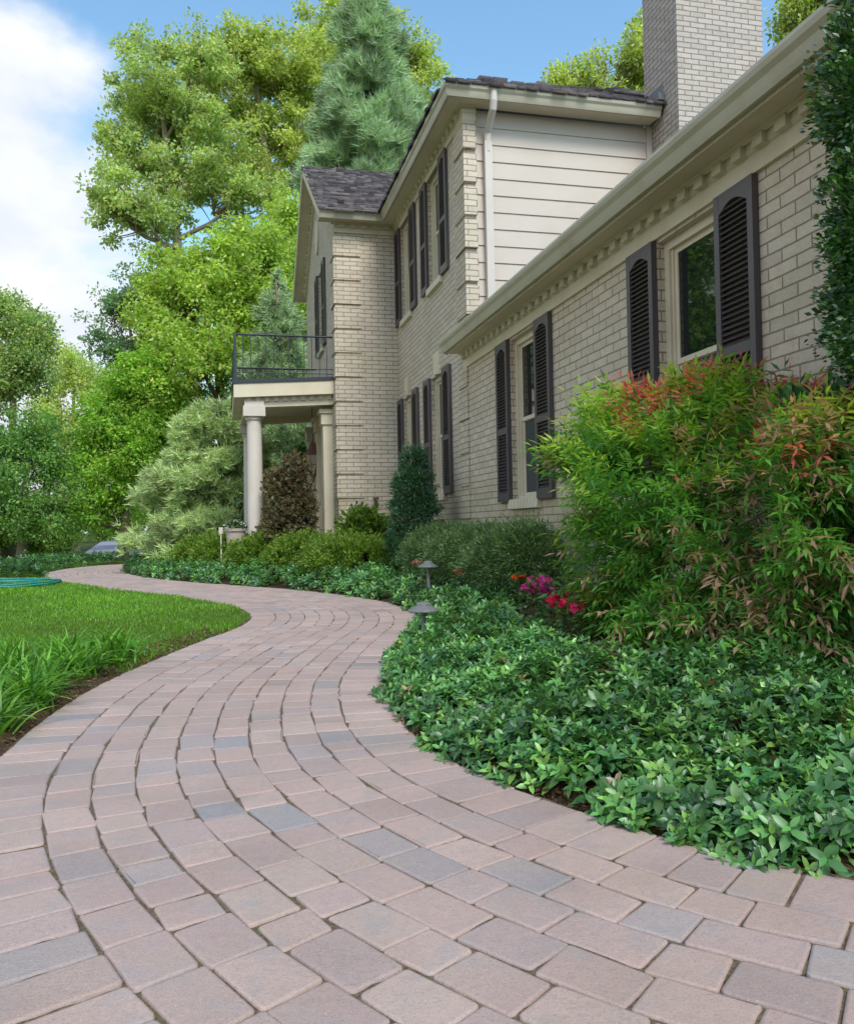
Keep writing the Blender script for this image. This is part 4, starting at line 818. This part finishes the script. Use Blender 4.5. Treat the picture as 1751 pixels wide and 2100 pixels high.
# ------------------------------------------------------------------ ground cover (vinca)
def vinca(name, s0, s1, wfun, dens, lsz0, cols, label, side=1, hgt=.155, box=None, extra_ok=None):
    parts = []
    def density(dist): return dens/np.clip(dist/2.4, .8, 6)**.95
    # candidate shoots over the bounding box
    sl_ = np.arange(s0, s1, .1); xs, ys = cpt(sl_, side*(HW+.6)); bx0, bx1, by0, by1 = xs.min()-2., xs.max()+2., ys.min()-1.5, ys.max()+1.5
    if box: bx0, bx1, by0, by1 = box
    area = (bx1-bx0)*(by1-by0); nmax = int(area*density(0)); x = rng.uniform(bx0, bx1, nmax); y = rng.uniform(by0, by1, nmax)
    dist = np.hypot(x, y); keep = rng.random(nmax) < density(dist)/density(0); x, y, dist = x[keep], y[keep], dist[keep]
    D, S = pdist(x, y); D = D*side; e = D-HW; wob = .05*np.sin(S*4.1)+.035*np.sin(S*9.7+1)+.02*np.sin(S*23)
    ok = (e > -.01+wob*.7) & (e < wfun(S, x, y)) & (S > s0) & (S < s1) & (x < 3.1)
    if extra_ok is not None: ok &= extra_ok(x, y)
    fx = np.array([atz(a, b, .4)[:2] for a, b in ((1160, 1228), (1130, 1212), (1105, 1195), (1075, 1190), (1180, 1240), (1040, 1180))]); ok &= (np.hypot(x[:, None]-fx[None, :, 0], y[:, None]-fx[None, :, 1]-.1).min(1) > .17)
    x, y, dist, e, S = x[ok], y[ok], dist[ok], e[ok], S[ok]; n = len(x)
    g = gz(x, y); mound = (hgt+.12*sstep(y, 6.2, 8.4))*sstep(e, -.12, .22)*(.8+.25*np.sin(x*6.1+y*2.3)*np.sin(y*5.2-x)+.12*np.sin(x*17)*np.sin(y*15)); mound = np.maximum(mound, .025)
    i_ = rng.random(n)**.45; z = g+mound*(.35+.75*i_)+np.where(rng.random(n) < .06, rng.uniform(.02, .06, n), 0)
    lay = i_; tx_, ty_ = nearest_out(x, y, side)
    up = nrmz(np.stack([tx_*np.clip(.25-e, 0, .3)*3.2, ty_*np.clip(.25-e, 0, .3)*3.2, np.ones(n)], 1)+rng.normal(0, .42, (n, 3)))
    a0 = rdir(n); b1 = nrmz(np.cross(up, a0)); b2 = np.cross(up, b1); ls = lsz0*np.clip(dist/4.5, 1, 2.2)**.45*rng.uniform(.55, 1.3, n)
    base = pal(n, cols, VCW if len(cols) == 5 else None, .2)*(1+.22*np.sin(x*3.1+1.4*np.sin(y*2.2))*np.sin(y*2.7))[:, None]
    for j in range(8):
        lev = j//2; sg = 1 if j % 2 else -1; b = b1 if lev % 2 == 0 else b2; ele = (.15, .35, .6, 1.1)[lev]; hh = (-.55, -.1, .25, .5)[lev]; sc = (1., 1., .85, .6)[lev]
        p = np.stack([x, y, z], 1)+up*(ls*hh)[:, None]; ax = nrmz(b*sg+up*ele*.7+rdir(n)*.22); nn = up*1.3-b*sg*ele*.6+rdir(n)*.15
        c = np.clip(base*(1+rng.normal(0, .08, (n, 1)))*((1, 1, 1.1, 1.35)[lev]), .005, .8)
        ok2 = p[:, 2] > g+.004
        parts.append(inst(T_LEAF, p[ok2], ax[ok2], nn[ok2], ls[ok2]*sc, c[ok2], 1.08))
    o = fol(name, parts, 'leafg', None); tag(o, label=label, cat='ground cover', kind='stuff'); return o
def nearest_out(x, y, side):
    dx = x[:, None]-CX[None]; dy = y[:, None]-CY[None]; i = (dx*dx+dy*dy).argmin(1); return -TY[i]*side, TX[i]*side
VC = [[.075, .21, .05], [.105, .26, .06], [.05, .15, .042], [.16, .33, .06], [.26, .18, .08]]
VCW = [4, 4, 4, 2, .12]
sA = float(ss[np.argmin((CX-1.6)**2+(CY-.5)**2)])
vinca('ground_cover', sA, 27.5, lambda S, x, y: np.where(y < 5.0, 2.2, np.where(y < 10, .85, .85)), 1450, .054, VC, 'glossy dark green ground cover filling the bed right of the paver path', extra_ok=lambda x, y: ((x-2.55)/.85)**2+((y-4.15)/1.15)**2 > 1)
sB = float(ss[np.argmin((CX+2.6)**2+(CY-18.2)**2)])
vinca('ground_cover', sB, 33., lambda S, x, y: np.full(len(x), 1.0)+(y < 21)*3., 900, .05, [[.06, .17, .035], [.09, .22, .05], [.04, .11, .03]], 'brighter green ground cover strip beyond the far bend of the path', side=-1, hgt=.2, box=(-9, -1, 17.5, 28))

# mulch and dead leaves at the path edges
def litter(s0, s1, side, n, lo, hi):
    s = rng.uniform(s0, s1, n); e = HW+rng.uniform(lo, hi, n); x, y = cpt(s, side*e); z = gz(x, y)+rng.uniform(.001, .02, n)
    V = inst(T_RH, np.stack([x, y, z], 1), rdir(n)*[1, 1, .3], rdir(n, 2.), rng.uniform(.012, .04, n), pal(n, [[.12, .07, .04], [.2, .13, .08], [.07, .045, .03], [.3, .2, .1], [.15, .06, .03]]), rng.uniform(.3, 1., n))
    return V
o = fol('leaf_litter', [litter(sA-1, 14, 1, 9000, -.02, .22), litter(4.5, 12, -1, 7000, -.01, .3), litter(sA-1, 16, 1, 130, -1.65, -.05)], 'petal', None); tag(o, 'brown dead leaves and bark mulch scattered along the path edges', 'mulch', kind='stuff')

# ------------------------------------------------------------------ lawn
def lawn_blades():
    n = 900000; d = rng.uniform(0, 1, n)**.8*17+3.2; a = rng.uniform(-.95, .35, n); x = d*np.sin(a); y = d*np.cos(a)
    D, S = pdist(x, y); e = -D-HW; ok = (D < 0) & (e > .01+.02*np.sin(S*5)) & (y < 17.6) & (y > 3.6) & ~((y < 5.75) & (e < .32)) & (x > -8) & (S < sB+1.2)
    x, y, d, e = x[ok], y[ok], d[ok], e[ok]; k = rng.random(len(x)) < .42; x, y, d, e = x[k], y[k], d[k], e[k]; n = len(x); z = gz(x, y)-.004
    pt = np.sin(x*2.3+1.7*np.sin(y*.9))*np.sin(y*1.9+x*.7); pt2 = np.sin(x*.8+2)*np.sin(y*.55+1)
    c = pal(n, [[.14, .34, .018], [.20, .43, .03], [.10, .26, .016], [.28, .46, .05]], [4, 3, 3, 1.2], .15)*(1+.14*pt+.12*pt2)[:, None]
    up = nrmz(np.stack([rng.normal(0, .45, n), rng.normal(0, .45, n), np.ones(n)], 1))
    o = fol('lawn_grass', inst(T_BLADE, np.stack([x, y, z], 1), up, rdir(n), rng.uniform(.035, .06, n)*np.clip(d/9, 1, 1.7)*(.8+.2*pt), np.clip(c, .01, .6), np.clip(d/5, 1.4, 3.5)), 'grass', None)
    tag(o, 'short bright green lawn grass curving along the path', 'grass', kind='stuff')
lawn_blades()
# daylily clumps
LC = [[.11, .31, .02], [.16, .40, .03], [.07, .22, .018], [.22, .46, .06]]
def clump(x, y, label, n=170, ln=.34, spread=1., group='strap leaved clumps along the left path edge'):
    z = float(gz(x, y)[0]); root = empty('daylily_clump', (x, y, z), label=label, cat='plant', group=group)
    a = rng.uniform(0, 2*math.pi, n); lean = rng.uniform(.25, 1.3, n)*spread; d = np.stack([np.cos(a)*lean, np.sin(a)*lean, np.ones(n)*.55], 1)
    pos = np.stack([rng.normal(0, .055, n), rng.normal(0, .055, n), np.zeros(n)-.01], 1)
    o = fol('leaves', inst((T_STRAP[0]*[1, .045, .42], T_STRAP[1]), pos, nrmz(d), np.tile([0, 0, 1.], (n, 1)), ln*rng.uniform(.6, 1.15, n), pal(n, LC, None, .14), rng.uniform(.75, 1.25, n)), 'grass', root)
    return root
spots = []; SY = float(ss[np.argmin((CX+.07)**2+(CY-3.9)**2)])
for s, e in ((6.35, .24), (6.75, .22), (7.15, .23), (7.55, .22), (7.95, .24), (8.25, .30), (6.5, .48), (6.95, .5), (7.4, .5), (7.8, .5), (6.1, .5), (8.1, .56), (6.3, .78), (6.8, .8), (7.3, .78), (7.7, .8)):
    spots.append(cpt(SY+(s-6.1)*.98, -(HW+e)))
labs = ['first strap leaved clump from the lower left edge of the path', 'second strap leaved clump along the path edge from the left', 'third strap leaved clump along the path edge from the left', 'fourth strap leaved clump along the path edge from the left', 'fifth strap leaved clump along the path edge near the lawn curve', 'last strap leaved clump where the lawn meets the path', 'second row strap leaved clump nearest the left edge', 'second row strap leaved clump, next from the left', 'second row strap leaved clump in the middle of the border', 'second row strap leaved clump towards the lawn', 'outermost strap leaved clump cut by the left edge', 'rearmost strap leaved clump beside the open lawn', 'back row strap leaved clump at the left edge', 'back row strap leaved clump, second from the left edge', 'back row strap leaved clump, third from the left edge', 'back row strap leaved clump closest to the open lawn']
for (x, y), lb in zip(spots, labs): clump(float(x)+rng.normal(0, .03), float(y)+rng.normal(0, .04), lb, ln=.34)
clump(-.66, 1.78, 'strap leaved clump whose tips poke in at the bottom left corner', n=45, ln=.22, group=None)

# ------------------------------------------------------------------ flowers
def flower(px, py, z, r, col, label, n=26, group='bedding flowers by the yew shrubs', h=.07):
    p = atz(px, py, z); g = float(gz(p[0], p[1])[0]); root = empty('flowering_plant', (p[0], p[1], g), label=label, cat='flower', group=group)
    hz = z-g; k = n*5; r *= 1.25; n = int(n*1.7); k = n*5; hd = rdir(n, .5)*[r*1.15, r*1.15, r*.35]+[0, 0, hz-.02]; ix = np.repeat(np.arange(n), 5); an = np.tile(np.arange(5)*2*math.pi/5, n)+np.repeat(rng.uniform(0, 6, n), 5)
    up = rdir(n, 1.2)[ix]; up[:, 1] -= .5; up = nrmz(up); a0 = nrmz(np.cross(up, rdir(1)[0])); b0 = np.cross(up, a0); ax = a0*np.cos(an)[:, None]+b0*np.sin(an)[:, None]
    fol('blossom', inst(T_RH, hd[ix], ax+up*.15, up, .032, pal(k, [col], None, .1), 1.5), 'petal', root)
    m_ = 160; d = rdir(m_, .3); fol('foliage', inst(T_LEAF, d*[r*1.2, r*1.2, hz*.5]+[0, 0, hz*.5], d, rdir(m_, 1.5), .05, pal(m_, [[.05, .14, .03], [.09, .18, .04]]), 1.2), 'leafg', root)
    s = MB()
    for i in range(0, n, 3): s.tube([(0, 0, 0), tuple(hd[i])], .002, 4)
    s.build('stems', MAT['stem'], root)
flower(1160, 1226, .46, .07, [.75, .02, .12], 'hot pink bedding flower clump nearest the nandina bush', 26)
flower(1135, 1205, .47, .06, [.62, .03, .28], 'magenta bedding flower clump just left of the hot pink one', 18)
flower(1108, 1186, .47, .06, [.60, .04, .30], 'magenta flower clump between orange bloom and nandina', 16)
flower(1178, 1236, .44, .05, [.78, .04, .18], 'hot pink bedding flower clump lowest in the row', 16)
flower(1092, 1200, .44, .05, [.70, .05, .35], 'purple pink flower clump in the middle of the row', 14)
flower(1030, 1172, .45, .04, [.65, .05, .30], 'magenta flower left of the orange bloom', 9)
flower(1066, 1180, .47, .035, [.75, .10, .01], 'orange bloom under the middle of the yew shrubs', 9)
flower(1186, 1214, .46, .03, [.75, .7, .75], 'small white flower beside the hot pink clump', 5)
flower(978, 1163, .48, .04, [.5, .03, .3], 'small magenta flower under the yew left end', 7)
flower(945, 1168, .46, .04, [.62, .08, .03], 'dull orange flower at the bed edge behind the far path light', 7)
flower(822, 1142, .48, .05, [.75, .05, .02], 'red flower in front of the dwarf conifer base', 9)
flower(858, 1151, .48, .045, [.75, .12, .22], 'pink flower beside the far path light', 8)
flower(1000, 1170, .46, .03, [.5, .35, .4], 'faded pink flower at the edge of the ground cover', 6)
# tall leaning flower stems beside conifer
q = atz(884, 1140, .42); root = empty('tall_stemmed_plant', (q[0], q[1], float(gz(q[0], q[1])[0])), label='thin stemmed plant with pink curled top in front of the dwarf conifer', cat='plant')
m_ = MB(); dq = q[2]-root.location.z
Rq = RT*10.2/FPX
tips = []
for dx, dy in ((-48, 85), (2, 88), (12, 70)):
    e = Rq*dx+np.array([0, 0, dy*10.2/FPX+.1]); tips.append(e); m_.tube([(0, 0, -.02), e*.5+[0, 0, .02], e], [.009, .007, .004], 6)
m_.build('stems', MAT['stem'], root, smooth=True)
ps, ax = [], []
for e in tips:
    for f in (.45, .6, .75, .9, 1): ps += [e*f]*2; ax += list(rdir(2, .4))
ps = np.array(ps); cc = pal(len(ps), [[.22, .28, .10], [.30, .33, .16]]); cc[:10] = pal(10, [[.55, .16, .12], [.5, .22, .16]]); cc[:4] = pal(4, [[.25, .3, .12]])
fol('leaves', inst(T_LEAF, ps, np.array(ax), rdir(len(ps), 1.), .10, cc, 1.1), 'leaf', root)

# ------------------------------------------------------------------ path lights
def plight(x, y, zc, label, s=1.25):
    g = float(gz(x, y)[0]); root = empty('path_light', (x, y, g), label=label, cat='path light', group='mushroom path lights in the ground cover'); h = zc-g
    m_ = MB(); m_.lathe([(.017, -.05), (.017, h-.06), (.024, h-.055), (.03, h-.02)], n=14); m_.build('post', MAT['metal'], root, smooth=False)
    m_ = MB(); m_.lathe([(.02*s, h-.03*s), (.088*s, h-.022*s), (.09*s, h-.016*s), (.085*s, h-.010*s), (.045*s, h+.008*s), (.042*s, h+.010*s), (.04*s, h+.022*s), (.03*s, h+.03*s), (.008, h+.034*s)], n=28); m_.build('lamp_shade', MAT['metal'], root, smooth=False)
p = P(868, 1246, 5.9); plight(p[0], p[1], p[2], 'nearer mushroom shaped grey path light at the inner bend of the path')
p = P(878, 1158, 8.9); plight(p[0], p[1], p[2], 'further low mushroom path light deep in the ground cover')

# garden hose, lamp post, driveway, marker
q = atz(15, 1204, .03); m_ = MB(); pts = []
for i in range(260):
    a = i*.13; r = .50+.06*math.sin(a*.37)+.0009*i+.05*math.sin(a*1.1); pts.append((q[0]+r*math.cos(a)*1.15, q[1]+r*1.2*math.sin(a), .05+.014*(i//48)+.01*math.sin(a*2.3)))
m_.tube(pts, .013, 7); e = pts[-1]; m_.tube([(q[0]+.4, q[1]-.1, .06), (q[0]+.6, q[1]+.05, .05), (q[0]+.8, q[1]+.12, .04)], .013, 7)
tag(m_.build('garden_hose', MAT['hose'], None, smooth=True), 'coiled turquoise garden hose lying on the lawn at the left', 'hose')
a, b, c, d = atz(168, 1141), atz(212, 1109), atz(330, 1109), atz(330, 1146)
cs_ = [a*(1-f)+b*f for f in np.linspace(0, 1, 9)]; ds_ = [d*(1-f)+c*f for f in np.linspace(0, 1, 9)]; V = []
for i in range(9): V += [(cs_[i][0], cs_[i][1], .07), (ds_[i][0], ds_[i][1], .07)]
npmesh('driveway', V, np.array([[2*i, 2*i+1, 2*i+3, 2*i+2] for i in range(8)]), MAT['asph'])['kind'] = 'structure'
q = atz(254, 1153, 0.); root = empty('garden_post', (q[0], q[1], 0), label='short dark post standing at the far end of the paver path', cat='post')
m_ = MB(); m_.tube([(0, 0, -.05), (0, 0, .5), (-.03, 0, .62)], .06, 8); m_.build('pole', MAT['iron'], root)
m_ = MB(); m_.lathe([(.05, .60), (.11, .62), (.11, .68), (.03, .74)], (-.03, 0, 0), 12); m_.build('cap', MAT['iron'], root)
q = P(453, 1095, 15.3); g = float(gz(q[0], q[1])[0]); root = empty('garden_marker', (q[0], q[1], g), label='small white plant marker left of the stone planter', cat='marker')
m_ = MB(); m_.box(-.01, .01, -.005, .005, 0, q[2]-g+.08); m_.build('stake', MAT['white'], root)
m_ = MB(); m_.box(-.035, .035, -.012, -.006, q[2]-g, q[2]-g+.12); m_.build('tag_plate', MAT['white'], root)

# ------------------------------------------------------------------ light
sun_dir = np.array([.10, -.75, .85]); sun_dir /= np.linalg.norm(sun_dir)
sd = bpy.data.lights.new('Sun', 'SUN'); sd.energy = 1.35; sd.angle = R_(22); sd.color = (1, .94, .86); so = bpy.data.objects.new('Sun', sd); COL.objects.link(so)
so.rotation_euler = Vector(-sun_dir).to_track_quat('-Z', 'Y').to_euler()
w = bpy.data.worlds.new('World'); SC.world = w; w.use_nodes = True; t = w.node_tree; t.nodes.clear()
sky = N(t, 'ShaderNodeTexSky'); sky.sky_type = 'NISHITA'; sky.sun_disc = False; sky.sun_elevation = math.asin(sun_dir[2]); sky.sun_rotation = math.atan2(sun_dir[0], sun_dir[1]); sky.air_density = 1.0; sky.dust_density = .8; sky.ozone_density = 2.2
tc = N(t, 'ShaderNodeTexCoord'); s = N(t, 'ShaderNodeSeparateXYZ'); L(t, tc.outputs['Generated'], s.inputs[0])
mp = N(t, 'ShaderNodeMapping'); mp.inputs['Scale'].default_value = (1, 1, 1.7); L(t, tc.outputs['Generated'], mp.inputs[0])
nz = noise(t, 3.2, 7, mp.outputs[0], .5); nz2 = noise(t, 9., 6, mp.outputs[0], .55)
k = math_(t, 'ADD', math_(t, 'MULTIPLY', s.outputs[0], vb=-4.2), vb=-.30)
k = math_(t, 'SUBTRACT', k, math_(t, 'MULTIPLY', math_(t, 'MAXIMUM', math_(t, 'SUBTRACT', s.outputs[2], vb=.455), vb=0.), vb=13.))
k = math_(t, 'ADD', k, math_(t, 'MULTIPLY', math_(t, 'SUBTRACT', nz, vb=.5), vb=2.2))
k = math_(t, 'ADD', k, math_(t, 'MULTIPLY', math_(t, 'SUBTRACT', nz2, vb=.5), vb=.8))
k = math_(t, 'ADD', k, math_(t, 'MULTIPLY', math_(t, 'MAXIMUM', math_(t, 'SUBTRACT', va=.28, b=s.outputs[2]), vb=0.), vb=5.))
f = N(t, 'ShaderNodeMapRange'); f.interpolation_type = 'SMOOTHSTEP'; f.inputs[1].default_value = -.15; f.inputs[2].default_value = .5; L(t, k, f.inputs[0])
cl_in = mixc(t, ramp(t, nz2, .35, .7), (2.5, 2.7, 3.0), (3.15, 3.2, 3.25))
col = mixc(t, f.outputs[0], mixc(t, 1., sky.outputs[0], (.76, .90, .84), 'MULTIPLY'), cl_in)
bg = N(t, 'ShaderNodeBackground'); bg.inputs['Strength'].default_value = .15; L(t, col, bg.inputs[0]); wo = N(t, 'ShaderNodeOutputWorld'); L(t, bg.outputs[0], wo.inputs[0])
SC.view_settings.view_transform = 'Standard'; SC.view_settings.look = 'None'; SC.view_settings.gamma = 1; SC.view_settings.exposure = 1.15
SC.render.engine = 'CYCLES'; SC.cycles.max_bounces = 6; SC.cycles.diffuse_bounces = 3; SC.cycles.transmission_bounces = 3; SC.cycles.glossy_bounces = 2
